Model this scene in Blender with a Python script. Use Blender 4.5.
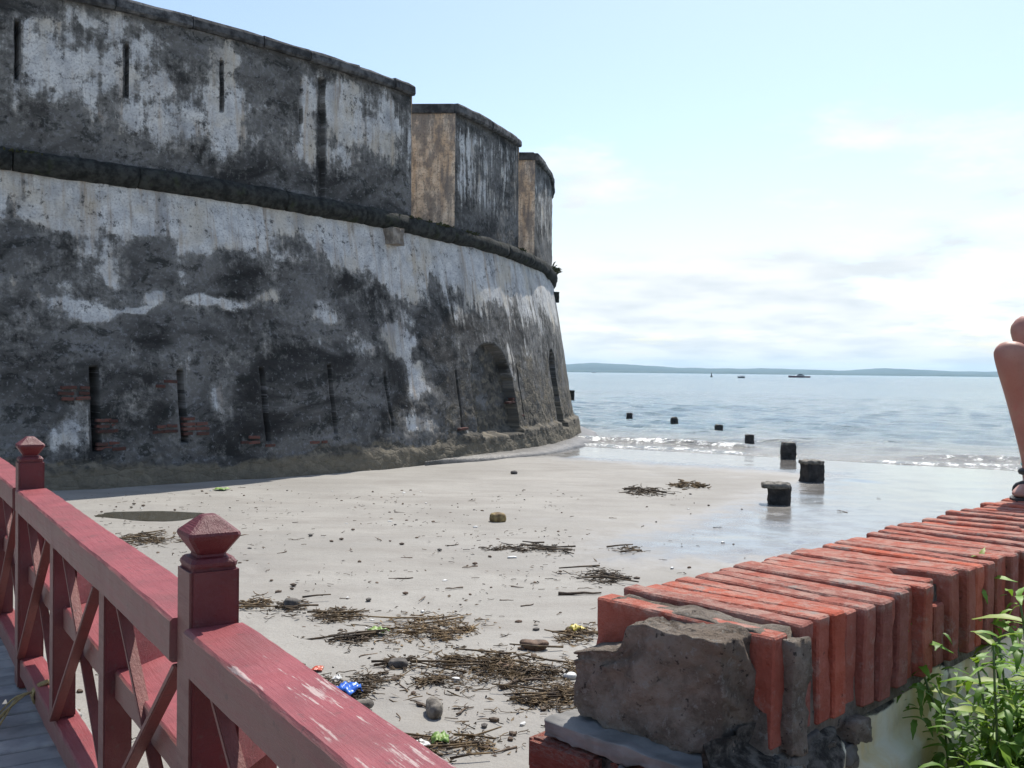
import bpy, bmesh, math, random
import numpy as np
from mathutils import Vector, Matrix
random.seed(7); rng = np.random.default_rng(7)
scene = bpy.context.scene
for o in list(bpy.data.objects): bpy.data.objects.remove(o)
col = scene.collection
# ------------------------------------------------------------------ camera
H = 2.5                     # eye height above the water
FPX = 1000.0                # focal length in pixels of a 1024 wide frame
PITCH = math.atan(13/FPX); ROLL = 0.0115
cam_d = bpy.data.cameras.new('camera'); cam = bpy.data.objects.new('camera', cam_d); col.objects.link(cam)
cam_d.sensor_width = 36; cam_d.lens = 36*FPX/1024; cam_d.clip_start = .05; cam_d.clip_end = 40000
CAM = Matrix.Rotation(math.pi/2-PITCH, 4, 'X') @ Matrix.Rotation(ROLL, 4, 'Z')
cam.matrix_world = Matrix.Translation((0, 0, H)) @ CAM
scene.camera = cam
# ------------------------------------------------------------------ sky, sun, exposure
SUN_EL = math.radians(58); SUN_AZ = math.radians(23)      # azimuth: from +Y (ahead) towards +X (right)
world = bpy.data.worlds.new('World'); scene.world = world; world.use_nodes = True
wt = world.node_tree; wt.nodes.clear()
def wn(t, **k):
    n = wt.nodes.new(t)
    for a, b in k.items(): setattr(n, a, b)
    return n
wout = wn('ShaderNodeOutputWorld'); wbg = wn('ShaderNodeBackground'); wbg.inputs['Strength'].default_value = .12
sky = wn('ShaderNodeTexSky', sky_type='NISHITA'); sky.sun_disc = False
sky.sun_elevation = SUN_EL; sky.sun_rotation = SUN_AZ; sky.air_density = 1.0; sky.dust_density = 1.2; sky.ozone_density = 1.3
tc = wn('ShaderNodeTexCoord'); sep = wn('ShaderNodeSeparateXYZ'); wt.links.new(tc.outputs['Generated'], sep.inputs[0])
def wmath(op, a, b=None, c=None, clamp=False):
    n = wn('ShaderNodeMath', operation=op); n.use_clamp = clamp
    for i, v in enumerate((a, b, c)):
        if v is None: continue
        if isinstance(v, (int, float)): n.inputs[i].default_value = v
        else: wt.links.new(v, n.inputs[i])
    return n.outputs[0]
zc = wmath('MAXIMUM', sep.outputs['Z'], 0.0)
den = wmath('ADD', zc, .16)
cx = wmath('DIVIDE', sep.outputs['X'], den); cy = wmath('DIVIDE', sep.outputs['Y'], den)
cmb = wn('ShaderNodeCombineXYZ'); wt.links.new(cx, cmb.inputs[0]); wt.links.new(cy, cmb.inputs[1]); cmb.inputs[2].default_value = 3.1
nz = wn('ShaderNodeTexNoise'); nz.inputs['Scale'].default_value = 1.15; nz.inputs['Detail'].default_value = 9; nz.inputs['Roughness'].default_value = .58
wt.links.new(cmb.outputs[0], nz.inputs['Vector'])
# more cloud towards the horizon, thin higher up
cov = wn('ShaderNodeMapRange'); cov.inputs['From Min'].default_value = .03; cov.inputs['From Max'].default_value = .30
cov.inputs['To Min'].default_value = .24; cov.inputs['To Max'].default_value = -.03; wt.links.new(zc, cov.inputs['Value'])
thr = wmath('ADD', nz.outputs['Fac'], cov.outputs[0])
cm = wn('ShaderNodeMapRange'); cm.interpolation_type = 'SMOOTHSTEP'
cm.inputs['From Min'].default_value = .555; cm.inputs['From Max'].default_value = .70; wt.links.new(thr, cm.inputs['Value'])
nz2 = wn('ShaderNodeTexNoise'); nz2.inputs['Scale'].default_value = 2.6; nz2.inputs['Detail'].default_value = 6
wt.links.new(cmb.outputs[0], nz2.inputs['Vector'])
cr = wn('ShaderNodeValToRGB'); cr.color_ramp.elements[0].position = .35; cr.color_ramp.elements[0].color = (4.9, 5.25, 5.5, 1)
cr.color_ramp.elements[1].position = .58; cr.color_ramp.elements[1].color = (6.15, 6.35, 6.45, 1); wt.links.new(nz2.outputs['Fac'], cr.inputs['Fac'])
mx = wn('ShaderNodeMix', data_type='RGBA'); wt.links.new(cm.outputs[0], mx.inputs[0])
tint = wn('ShaderNodeMix', data_type='RGBA', blend_type='MULTIPLY'); tint.inputs[0].default_value = 1; tint.inputs[7].default_value = (1.08, 1.09, 1.08, 1); wt.links.new(sky.outputs[0], tint.inputs[6]); wt.links.new(tint.outputs[2], mx.inputs[6]); wt.links.new(cr.outputs[0], mx.inputs[7])
wt.links.new(mx.outputs[2], wbg.inputs['Color']); wt.links.new(wbg.outputs[0], wout.inputs[0])
sun_d = bpy.data.lights.new('sun', 'SUN'); sun_d.energy = 4.2; sun_d.angle = math.radians(.5); sun_d.color = (1, .955, .88)
sun = bpy.data.objects.new('sun', sun_d); col.objects.link(sun)
SUNV = Vector((math.sin(SUN_AZ)*math.cos(SUN_EL), math.cos(SUN_AZ)*math.cos(SUN_EL), math.sin(SUN_EL)))
sun.rotation_euler = SUNV.to_track_quat('Z', 'Y').to_euler(); sun.location = (0, 0, 30)
vs = scene.view_settings; vs.view_transform = 'Standard'; vs.look = 'None'; vs.gamma = 1; vs.use_curve_mapping = False
vs.exposure = .5
scene.render.engine = 'CYCLES'

# ------------------------------------------------------------------ helpers
CM3 = CAM.to_3x3()
def ray(px, py):
    return CM3 @ Vector(((px-512)/FPX, (384-py)/FPX, -1))
def on_z(px, py, z):
    d = ray(px, py); t = (z-H)/d.z
    return Vector((0, 0, H)) + d*t
def at_y(px, py, Y):
    d = ray(px, py); return Vector((0, 0, H)) + d*(Y/d.y)
NS = Vector((.53, .848)); WL = 29.6        # seaward direction and waterline of the beach
def zb(x, y):
    n = NS.x*x + NS.y*y
    return np.where(n < WL, .0092*(WL-n), .03*(WL-n)) if isinstance(n, np.ndarray) else (.0092*(WL-n) if n < WL else .03*(WL-n))
def on_beach(px, py, water=False):
    z = .2
    for _ in range(8):
        p = on_z(px, py, z); z = zb(p.x, p.y)
        if water: z = max(z, 0)
    return Vector((p.x, p.y, z))

def mesh_obj(name, V, F, mat, parent=None, smooth=False, attrs=None, link=True):
    me = bpy.data.meshes.new(name); me.from_pydata([tuple(v) for v in V], [], [tuple(f) for f in F])
    if smooth: me.polygons.foreach_set('use_smooth', [True]*len(me.polygons))
    for k, a in (attrs or {}).items():
        a = np.asarray(a, dtype=np.float32)
        if a.ndim == 1:
            at = me.attributes.new(k, 'FLOAT', 'POINT'); at.data.foreach_set('value', a)
        else:
            at = me.attributes.new(k, 'FLOAT_VECTOR', 'POINT'); at.data.foreach_set('vector', a.ravel())
    if mat: me.materials.append(mat)
    me.update()
    return obj_of(name, me, parent)
def obj_of(name, me, parent=None, M=None):
    o = bpy.data.objects.new(name, me); col.objects.link(o)
    if parent: o.parent = parent
    if M is not None: o.matrix_local = M
    return o
def empty(name, loc, label, cat, group=None, rz=0):
    o = bpy.data.objects.new(name, None); col.objects.link(o); o.location = loc; o.rotation_euler.z = rz
    o.empty_display_size = .2
    return tag(o, label, cat, group)
def tag(o, label=None, cat=None, group=None, kind=None):
    if label: o['label'] = label
    if cat: o['category'] = cat
    if group: o['group'] = group
    if kind: o['kind'] = kind
    return o
def grid_faces(nr, nc, flip=False, mask=None):
    i, j = np.meshgrid(np.arange(nr-1), np.arange(nc-1), indexing='ij')
    a = i*nc+j; f = np.stack([a, a+1, a+nc+1, a+nc], -1).reshape(-1, 4)
    if flip: f = f[:, ::-1]
    if mask is not None: f = f[mask.ravel()]
    return f
def hash2(i, j, seed):
    n = (i.astype(np.int64)*374761393 + j.astype(np.int64)*668265263 + seed*974634777) & 0x7fffffff
    n = ((n ^ (n >> 13))*1274126177) & 0x7fffffff
    n = n ^ (n >> 16)
    return (n & 0xffff)/65535.0
def vnoise(x, y, seed=0):
    x = np.asarray(x, float); y = np.asarray(y, float)
    i = np.floor(x); j = np.floor(y); fx = x-i; fy = y-j
    fx = fx*fx*(3-2*fx); fy = fy*fy*(3-2*fy)
    a = hash2(i, j, seed); b = hash2(i+1, j, seed); c = hash2(i, j+1, seed); d = hash2(i+1, j+1, seed)
    return (a*(1-fx)+b*fx)*(1-fy)+(c*(1-fx)+d*fx)*fy
def fbm(x, y, seed=0, oct=4, gain=.5):
    t = 0; amp = 1; s = 0
    for o in range(oct):
        t = t+amp*vnoise(np.asarray(x)*2**o+o*17.3, np.asarray(y)*2**o-o*9.1, seed+o); s += amp; amp *= gain
    return t/s
def sstep(a, b, x):
    t = np.clip((x-a)/(b-a), 0, 1); return t*t*(3-2*t)

# ------------------------------------------------------------------ materials
class NT:
    def __init__(s, name):
        s.m = bpy.data.materials.new(name); s.m.use_nodes = True; s.t = s.m.node_tree; s.t.nodes.clear()
        s.out = s.n('ShaderNodeOutputMaterial'); s.b = s.n('ShaderNodeBsdfPrincipled'); s.l(s.b.outputs[0], s.out.inputs[0])
    def n(s, t, **k):
        n = s.t.nodes.new(t)
        for a, b in k.items(): setattr(n, a, b)
        return n
    def l(s, a, b): s.t.links.new(a, b)
    def put(s, v, sock):
        if isinstance(v, (int, float)): sock.default_value = v
        elif isinstance(v, tuple): sock.default_value = v if len(v) == 4 or sock.type == 'VECTOR' else (*v, 1)
        else: s.l(v, sock)
    def math(s, op, a, b=None, c=None, clamp=False):
        n = s.n('ShaderNodeMath', operation=op); n.use_clamp = clamp
        for i, v in enumerate((a, b, c)):
            if v is not None: s.put(v, n.inputs[i])
        return n.outputs[0]
    def noise(s, vec, scale, detail=5, rough=.55, w=None, dist=0):
        n = s.n('ShaderNodeTexNoise'); n.inputs['Scale'].default_value = scale; n.inputs['Detail'].default_value = detail
        n.inputs['Roughness'].default_value = rough; n.inputs['Distortion'].default_value = dist
        if vec is not None: s.l(vec, n.inputs['Vector'])
        return n.outputs['Fac']
    def mapping(s, vec, scale=(1, 1, 1), loc=(0, 0, 0)):
        n = s.n('ShaderNodeMapping'); n.inputs['Scale'].default_value = scale; n.inputs['Location'].default_value = loc; s.l(vec, n.inputs['Vector']); return n.outputs[0]
    def ms(s, v, a, b, lo=0., hi=1.):
        n = s.n('ShaderNodeMapRange'); n.interpolation_type = 'SMOOTHSTEP'
        s.put(v, n.inputs['Value'])
        for k, x in (('From Min', a), ('From Max', b), ('To Min', lo), ('To Max', hi)): s.put(x, n.inputs[k])
        return n.outputs[0]
    def mix(s, f, a, b, mode='MIX'):
        n = s.n('ShaderNodeMix', data_type='RGBA', blend_type=mode); s.put(f, n.inputs[0]); s.put(a, n.inputs[6]); s.put(b, n.inputs[7]); return n.outputs[2]
    def pos(s): return s.n('ShaderNodeNewGeometry').outputs['Position']
    def obj(s): return s.n('ShaderNodeTexCoord').outputs['Object']
    def attr(s, name, what='Vector'): n = s.n('ShaderNodeAttribute'); n.attribute_name = name; return n.outputs[what]
    def rnd(s): return s.n('ShaderNodeObjectInfo').outputs['Random']
    def bump(s, h, strength, dist): 
        n = s.n('ShaderNodeBump'); s.put(strength, n.inputs['Strength']); n.inputs['Distance'].default_value = dist; s.l(h, n.inputs['Height'])
        s.l(n.outputs[0], s.b.inputs['Normal']); return n
    def fin(s, colour, rough=.8, spec=None):
        s.put(colour, s.b.inputs['Base Color']); s.put(rough, s.b.inputs['Roughness'])
        if spec is not None: s.put(spec, s.b.inputs['Specular IOR Level'])
        return s.m
def simple(name, c1, c2, scale=8, rough=.8, bump=.3, bd=.01, obj=True, rnd=.0):
    t = NT(name); v = t.obj() if obj else t.pos()
    if rnd:
        a = t.n('ShaderNodeVectorMath', operation='ADD'); t.l(v, a.inputs[0]); k = t.math('MULTIPLY', t.rnd(), 37.); t.l(k, a.inputs[1]); v = a.outputs[0]
    f = t.noise(v, scale, 6, .6); c = t.mix(t.ms(f, .35, .65), c1, c2)
    if rnd:
        hs = t.n('ShaderNodeHueSaturation'); t.l(c, hs.inputs['Color']); t.put(t.math('MULTIPLY_ADD', t.rnd(), rnd*2, 1-rnd), hs.inputs['Value']); c = hs.outputs[0]
    if bump: t.bump(t.noise(v, scale*4, 6, .65), bump, bd)
    return t.fin(c, rough)

def mat_fort():
    t = NT('weathered_plaster'); sz = t.attr('sz'); mk = t.n('ShaderNodeSeparateXYZ'); t.l(t.attr('mask'), mk.inputs[0])
    P, G, S = mk.outputs[0], mk.outputs[1], mk.outputs[2]     # plaster left less painted slit shade, bare rubble, vertical streak amount
    fine = t.noise(sz, 4.6, 9, .72); med = t.noise(sz, 1.7, 7, .62, dist=.4); tiny = t.noise(sz, 22, 5, .7)
    stv = t.mapping(sz, (7., .55, 1)); streak = t.noise(stv, 1.0, 6, .6)
    fr1 = t.noise(sz, 1.15, 13, .74, dist=.25); fr2 = t.noise(t.mapping(sz, (1, .6, 1), (7, 3, 0)), 3.4, 12, .74)
    v = t.math('MULTIPLY_ADD', fr1, 1.25, t.math('MULTIPLY', fr2, .75))     # about 1.0 mean
    v = t.math('ADD', v, t.math('MULTIPLY', t.math('SUBTRACT', streak, .5), t.math('MULTIPLY', S, 1.5)))
    v = t.math('ADD', v, t.math('SUBTRACT', P, .5))
    pl = t.ms(v, .93, 1.10); half = t.ms(v, .76, .96)                        # 0 mould and slit shade, 1 clean plaster
    plc = t.mix(t.ms(t.noise(sz, 3.1, 6, .6), .35, .7), (.64, .635, .61), (.42, .425, .43))
    plc = t.mix(t.ms(tiny, .47, .66, 0, .7), plc, (.24, .24, .245))
    plc = t.mix(t.ms(t.noise(stv, .8, 5), .50, .70, 0, .6), plc, (.36, .275, .19)); plc = t.mix(t.ms(t.noise(sz, .8, 6, .6), .48, .66, 0, .5), plc, (.47, .40, .29))
    dr_ = t.noise(t.mapping(sz, (2.6, .22, 1)), 1.6, 7, .62); plc = t.mix(t.ms(dr_, .56, .70, 0, .75), plc, (.22, .17, .125)); plc = t.mix(t.ms(t.noise(t.mapping(sz, (1.1, .35, 1)), 1.0, 7, .65), .50, .68, 0, .6), plc, (.20, .205, .21))
    lg = t.noise(t.mapping(sz, (.55, .9, 1)), 1.0, 8, .6, dist=.6)
    grime_shade = t.mix(t.ms(lg, .34, .66), (.022, .021, .020), (.150, .145, .136))
    grime_shade = t.mix(t.ms(t.noise(t.mapping(sz, (1.3, 2.2, 1)), 1.3, 8, .66, dist=.8), .54, .60, 0, .7), grime_shade, (.016, .018, .016))
    grime_shade = t.mix(t.ms(t.math('MULTIPLY_ADD', t.noise(sz, 9, 7, .72), 1., t.math('MULTIPLY', lg, .35)), .70, .80, 0, .65), grime_shade, (.20, .20, .205))
    grime_shade = t.mix(t.ms(t.noise(sz, 30, 4, .7), .56, .7, 0, .5), grime_shade, (.012, .012, .013))
    grey = t.mix(t.ms(t.noise(sz, 6, 9, .72), .38, .64), (.10, .097, .090), (.27, .26, .24)); grime_shade = t.mix(t.math('MULTIPLY', half, .8), grime_shade, grey)
    c = t.mix(pl, grime_shade, plc)
    blk = t.ms(t.math('MULTIPLY_ADD', t.noise(t.mapping(sz, (1, .8, 1), (5, 9, 0)), 8, 11, .78), .75, t.math('MULTIPLY', t.noise(sz, 1.7, 6, .6), .35)), .585, .66, 0, .8); c = t.mix(blk, c, (.024, .023, .022))
    # bare rubble masonry near the foot
    vo = t.n('ShaderNodeTexVoronoi', feature='DISTANCE_TO_EDGE'); vo.inputs['Scale'].default_value = 3.2; t.l(t.mapping(sz, (1, 1.9, 1)), vo.inputs['Vector'])
    voc = t.n('ShaderNodeTexVoronoi'); voc.inputs['Scale'].default_value = 3.2; t.l(t.mapping(sz, (1, 1.9, 1)), voc.inputs['Vector'])
    hs = t.n('ShaderNodeSeparateColor'); t.l(voc.outputs['Color'], hs.inputs[0])
    rub = t.mix(hs.outputs[0], (.075, .068, .058), (.19, .165, .125))
    rub = t.mix(t.ms(t.noise(sz, 7, 7, .65), .42, .62, 0, .85), rub, (.045, .043, .038))
    rub = t.mix(t.ms(t.noise(sz, 4, 7, .65), .55, .7, 0, .7), rub, (.16, .125, .07))
    zz = t.n('ShaderNodeSeparateXYZ'); t.l(sz, zz.inputs[0]); alg = t.ms(t.math('ADD', zz.outputs[1], t.math('MULTIPLY', t.math('SUBTRACT', fine, .5), .5)), .62, .42)
    rub = t.mix(t.math('MULTIPLY', alg, .62), rub, t.mix(tiny, (.10, .085, .058), (.27, .235, .175)))
    g = t.ms(t.math('ADD', G, t.math('MULTIPLY', t.math('SUBTRACT', med, .5), 1.4)), .38, .62)
    c = t.mix(g, c, rub)
    h = t.math('MULTIPLY_ADD', fine, 1., t.math('MULTIPLY_ADD', tiny, .5, t.math('MULTIPLY', pl, .5)))
    h = t.math('ADD', h, t.math('MULTIPLY', g, t.math('MULTIPLY', t.math('MINIMUM', vo.outputs['Distance'], .12), 3.)))
    t.bump(h, .75, .035)
    return t.fin(c, .93, .25)
def mat_cheek():
    t = NT('ochre_limewash'); sz = t.attr('sz'); st = t.noise(t.mapping(sz, (5, .4, 1)), 1.2, 6, .6); f = t.noise(sz, 5, 7, .65)
    c = t.mix(t.ms(f, .4, .6), (.74, .62, .48), (.64, .50, .36)); c = t.mix(t.ms(t.noise(t.mapping(sz, (2.2, .3, 1), (3, 1, 0)), 1.5, 6, .6), .45, .6, 0, .55), c, (.46, .30, .17)); c = t.mix(t.ms(st, .50, .64, 0, .65), c, (.20, .175, .16)); c = t.mix(t.ms(f, .52, .66, 0, .55), c, (.24, .22, .21)); c = t.mix(t.ms(t.noise(sz, 18, 6, .7), .52, .66, 0, .75), c, (.05, .045, .04)); c = t.mix(t.ms(t.noise(t.mapping(sz, (1.6, .5, 1), (2, 5, 0)), 1.1, 10, .72), .47, .56, 0, .7), c, (.15, .14, .135))
    t.bump(f, .5, .03); return t.fin(c, .92, .25)
def mat_mould():
    t = NT('mossy_black_stone'); p = t.pos(); f = t.noise(p, 6, 7, .65); c = t.mix(t.ms(f, .35, .65), (.014, .015, .014), (.05, .052, .048))
    c = t.mix(t.ms(t.noise(p, 2.1, 6), .56, .7, 0, .6), c, (.035, .045, .018)); t.bump(t.noise(p, 14, 6, .7), .9, .04); return t.fin(c, .95, .2)
def mat_coping():
    t = NT('grey_coping_stone'); p = t.pos(); f = t.noise(p, 4, 7, .65); c = t.mix(t.ms(f, .38, .62), (.035, .036, .038), (.15, .15, .15))
    c = t.mix(t.rnd(), c, t.mix(.6, c, (.03, .03, .03))); t.bump(t.noise(p, 12, 6, .7), .8, .03); return t.fin(c, .95, .2)
def mat_sand():
    t = NT('wet_grey_sand'); p = t.pos(); s = t.n('ShaderNodeSeparateXYZ'); t.l(p, s.inputs[0])
    wet = t.attr('wet', 'Fac')
    n1 = t.noise(p, .35, 6, .6); n2 = t.noise(p, 2.2, 7, .65); n3 = t.noise(p, 60, 3, .6); n4 = t.noise(p, 9, 6, .7)
    w = t.ms(t.math('ADD', wet, t.math('MULTIPLY', t.math('SUBTRACT', n2, .5), .55)), .16, .95)
    dry = t.mix(t.ms(n1, .35, .65), (.258, .246, .222), (.310, .296, .268))
    dry = t.mix(t.ms(n2, .5, .75, 0, .6), dry, (.22, .204, .184)); dry = t.mix(t.ms(n4, .55, .8, 0, .5), dry, (.19, .175, .156))
    dry = t.mix(t.ms(n3, .35, .7, 0, .35), dry, (.18, .165, .148))
    dry = t.mix(t.ms(t.noise(t.mapping(p, (.5, 1.6, 1)), 1.1, 7, .62), .42, .68, 0, .55), dry, (.205, .188, .167)); dry = t.mix(t.ms(t.noise(p, 26, 5, .75), .63, .71, 0, .8), dry, (.07, .055, .04)); dry = t.mix(t.ms(t.noise(p, 110, 3, .7), .62, .72, 0, .5), dry, (.10, .085, .07))
    wc = t.mix(t.ms(n2, .4, .6), (.145, .136, .125), (.19, .18, .167))
    c = t.mix(w, dry, wc); r = t.ms(w, 0., 1., .82, .09)
    t.put(t.ms(w, 0, 1, .35, .6), t.b.inputs['Specular IOR Level'])
    h = t.math('MULTIPLY_ADD', n4, .8, t.math('MULTIPLY_ADD', n3, .18, t.math('MULTIPLY', n2, .9)))
    b = t.bump(h, t.ms(w, 0, 1, .55, .045), .03)
    return t.fin(c, r)
def mat_sea():
    t = NT('sea_water'); p = t.pos(); foam = t.attr('foam', 'Fac'); dep = t.attr('depth', 'Fac')
    big = t.noise(p, .012, 4, .5); c = t.mix(dep, (.17, .16, .135), (.07, .135, .16)); c = t.mix(t.ms(big, .4, .65, 0, .45), c, (.045, .09, .12))
    fm = t.ms(t.math('ADD', foam, t.math('MULTIPLY', t.math('SUBTRACT', t.noise(p, 3.2, 8, .75), .5), 2.1)), .42, .62)
    c = t.mix(fm, c, (.80, .80, .78))
    w1 = t.noise(t.mapping(p, (.55, .85, 1)), 1.0, 6, .62); w2 = t.noise(t.mapping(p, (.05, .09, 1)), 1.0, 5, .6)
    h = t.math('MULTIPLY_ADD', w1, 1., t.math('MULTIPLY', w2, 4.)); w3 = t.noise(t.mapping(p, (1.6, 2.4, 1)), 1.2, 5, .65); h = t.math('MULTIPLY_ADD', w3, .35, h); t.bump(h, 1., .38)
    t.b.inputs['IOR'].default_value = 1.33
    return t.fin(c, t.ms(fm, 0, 1, .13, .8), .5)
def mat_redpaint(name, base, worn, wear, rough):
    t = NT(name); v = t.obj(); g = t.mapping(v, (1.2, 12, 12)); n = t.noise(v, 5, 7, .65); gr = t.noise(g, 3, 6, .6); sp = t.attr('wear', 'Fac')
    k = t.math('ADD', t.math('MULTIPLY_ADD', gr, .75, t.math('MULTIPLY', n, .5)), sp)
    c = t.mix(t.ms(n, .35, .7), base, tuple(x*.72 for x in base)); fd = t.attr('fade', 'Fac'); c = t.mix(t.math('MULTIPLY', fd, t.ms(gr, .3, .6, .55, .95)), c, (.215, .105, .085)); sc = t.noise(t.mapping(v, (3, 40, 40)), 3, 5, .7); k = t.math('ADD', k, t.math('MULTIPLY', t.math('SUBTRACT', sc, .5), .5)); c = t.mix(t.ms(k, 1-wear, 1.06-wear, 0, .85), c, worn)
    c = t.mix(t.ms(t.noise(v, 30, 4, .6), .60, .72, 0, .6), c, (.10, .05, .045)); c = t.mix(t.ms(t.noise(v, 2.2, 7, .65), .46, .68, 0, .5), c, (.17, .06, .055))
    t.bump(t.math('ADD', t.math('ADD', gr, t.math('MULTIPLY', t.noise(t.mapping(v, (4, 70, 70)), 2, 6, .7), .8)), t.math('MULTIPLY', n, .6)), .6, .007); return t.fin(c, rough, .45)
def mat_brick():
    t = NT('red_brick'); v = t.obj(); a = t.n('ShaderNodeVectorMath', operation='ADD'); t.l(v, a.inputs[0]); t.l(t.math('MULTIPLY', t.rnd(), 53.), a.inputs[1]); v = a.outputs[0]
    n = t.noise(v, 14, 7, .65); c = t.mix(t.ms(n, .3, .7), (.31, .075, .046), (.40, .130, .090)); c = t.mix(t.ms(t.noise(v, 5, 5), .5, .75, 0, .55), c, (.17, .038, .026))
    hs = t.n('ShaderNodeHueSaturation'); t.l(c, hs.inputs['Color']); t.put(t.math('MULTIPLY_ADD', t.rnd(), .5, .72), hs.inputs['Value']); t.put(t.math('MULTIPLY_ADD', t.rnd(), .2, .86), hs.inputs['Saturation']); c = hs.outputs[0]
    c = t.mix(t.ms(t.noise(v, 11, 9, .75), .54, .70, 0, .7), c, (.36, .27, .23)); c = t.mix(t.ms(t.noise(v, 40, 4, .6), .66, .74, 0, .8), c, (.10, .045, .035))
    c = t.mix(t.ms(t.noise(v, 3.2, 6, .7), .62, .72, 0, .5), c, (.13, .09, .08))
    so = t.n('ShaderNodeSeparateXYZ'); t.l(t.obj(), so.inputs[0]); up = t.ms(so.outputs[2], .070, .088); du = t.math('MULTIPLY', up, t.ms(t.noise(v, 17, 9, .76), .44, .60)); c = t.mix(t.math('MULTIPLY', du, .55), c, (.40, .285, .235)); c = t.mix(t.math('MULTIPLY', up, t.ms(t.noise(v, 8, 9, .78), .57, .64, 0, .8)), c, (.25, .22, .195))
    t.bump(t.math('ADD', n, t.math('MULTIPLY', t.noise(v, 60, 5, .7), .8)), 1., .010); return t.fin(c, .95, .15)
def mat_bandplaster():
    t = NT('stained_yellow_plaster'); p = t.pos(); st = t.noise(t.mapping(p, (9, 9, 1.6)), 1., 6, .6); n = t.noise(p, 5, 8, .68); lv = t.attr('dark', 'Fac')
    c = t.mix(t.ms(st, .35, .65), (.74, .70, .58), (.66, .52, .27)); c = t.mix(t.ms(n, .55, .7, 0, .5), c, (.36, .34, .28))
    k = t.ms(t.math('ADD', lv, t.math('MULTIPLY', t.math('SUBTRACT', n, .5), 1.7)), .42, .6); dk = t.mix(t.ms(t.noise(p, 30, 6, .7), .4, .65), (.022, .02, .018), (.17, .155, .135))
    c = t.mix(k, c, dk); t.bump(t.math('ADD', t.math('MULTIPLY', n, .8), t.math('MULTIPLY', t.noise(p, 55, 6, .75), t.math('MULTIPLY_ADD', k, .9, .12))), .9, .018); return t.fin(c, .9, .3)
def mat_leaf(name, a, b):
    t = NT(name); n = t.noise(t.pos(), 9, 3); c = t.mix(t.ms(n, .35, .65), a, b)
    tr = t.n('ShaderNodeBsdfTranslucent'); t.l(t.mix(.5, c, (.18, .30, .02)), tr.inputs[0]); ms = t.n('ShaderNodeMixShader'); ms.inputs[0].default_value = .38
    t.fin(c, .5, .4); t.l(t.b.outputs[0], ms.inputs[1]); t.l(tr.outputs[0], ms.inputs[2]); t.l(ms.outputs[0], t.out.inputs[0]); return t.m
def mat_skin():
    t = NT('skin'); v = t.obj(); n = t.noise(v, 9, 5); c = t.mix(t.ms(n, .35, .65), (.38, .20, .15), (.33, .145, .11)); c = t.mix(t.ms(t.noise(v, 22, 5, .6), .5, .7, 0, .5), c, (.40, .12, .10)); c = t.mix(t.ms(t.noise(v, 160, 2), .62, .7, 0, .4), c, (.22, .09, .06)); t.b.inputs['Subsurface Weight'].default_value = .12
    t.b.inputs['Subsurface Radius'].default_value = (.02, .008, .004); t.bump(t.noise(v, 120, 3), .15, .002); return t.fin(c, .5, .4)
M_FORT, M_CHEEK, M_CORD, M_COPE, M_SAND, M_SEA = mat_fort(), mat_cheek(), mat_mould(), mat_coping(), mat_sand(), mat_sea()
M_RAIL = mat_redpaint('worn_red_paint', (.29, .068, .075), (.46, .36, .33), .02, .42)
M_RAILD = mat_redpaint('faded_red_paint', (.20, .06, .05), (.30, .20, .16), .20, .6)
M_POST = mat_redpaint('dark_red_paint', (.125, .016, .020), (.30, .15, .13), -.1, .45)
M_BRICK, M_BAND = mat_brick(), mat_bandplaster()
def mat_mortar():
    t = NT('grey_mortar'); p = t.pos(); n = t.noise(p, 13, 9, .7); c = t.mix(t.ms(n, .35, .65), (.17, .135, .105), (.40, .335, .275)); c = t.mix(t.ms(t.noise(p, 5, 6), .5, .7, 0, .6), c, (.25, .19, .14)); c = t.mix(t.ms(t.noise(p, 75, 4, .7), .56, .66, 0, .7), c, (.40, .375, .335)); c = t.mix(t.ms(t.noise(p, 55, 4, .7), .60, .68, 0, .8), c, (.035, .03, .027))
    t.bump(t.math('MULTIPLY_ADD', n, 1.2, t.math('MULTIPLY', t.noise(p, 60, 7, .75), .9)), 1., .03); return t.fin(c, .95, .2)
M_MORTAR = mat_mortar()
M_LEDGE = simple('smooth_cement', (.13, .127, .12), (.23, .222, .21), 9, .9, .5, .006, obj=False)
M_PLANK = simple('weathered_grey_plank', (.20, .20, .20), (.33, .325, .31), 5, .85, .5, .006, rnd=.2)
M_PILE = simple('black_weathered_pile', (.018, .016, .015), (.06, .052, .047), 5, .9, .9, .04, rnd=.1)
M_TWIG = simple('driftwood', (.055, .036, .024), (.15, .105, .07), 14, .85, .4, .004, rnd=.35)
M_WRACK = simple('dried_seaweed', (.045, .028, .016), (.20, .135, .065), 11, .85, 0, 0, rnd=.25)
M_WRACKD = simple('dark_seaweed', (.028, .02, .014), (.12, .082, .045), 11, .85, 0, 0, rnd=.25)
M_HUSK = simple('coconut_husk', (.12, .075, .03), (.30, .22, .09), 9, .8, .6, .01)
M_LOG = simple('brown_wood', (.05, .028, .016), (.13, .075, .045), 12, .75, .6, .01, rnd=.2)
M_GLOG = simple('grey_wood', (.07, .06, .05), (.2, .18, .15), 12, .85, .6, .01, rnd=.2)
M_BLUE = simple('blue_plastic', (.02, .10, .50), (.05, .19, .66), 9, .35, .2, .004)
M_REDP = simple('red_plastic', (.45, .05, .02), (.35, .09, .04), 9, .4, .2, .004)
M_WHITEP = simple('white_plastic', (.6, .6, .58), (.4, .4, .38), 9, .5, .2, .004)
M_YEL = simple('yellow_plastic', (.5, .38, .02), (.4, .36, .1), 9, .5, .2, .004)
M_GREENP = simple('green_leaf_litter', (.10, .2, .03), (.2, .3, .06), 9, .5, .2, .004)
M_MOSS = simple('dry_moss', (.03, .038, .014), (.07, .075, .03), 9, .9, 0, 0)
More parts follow.
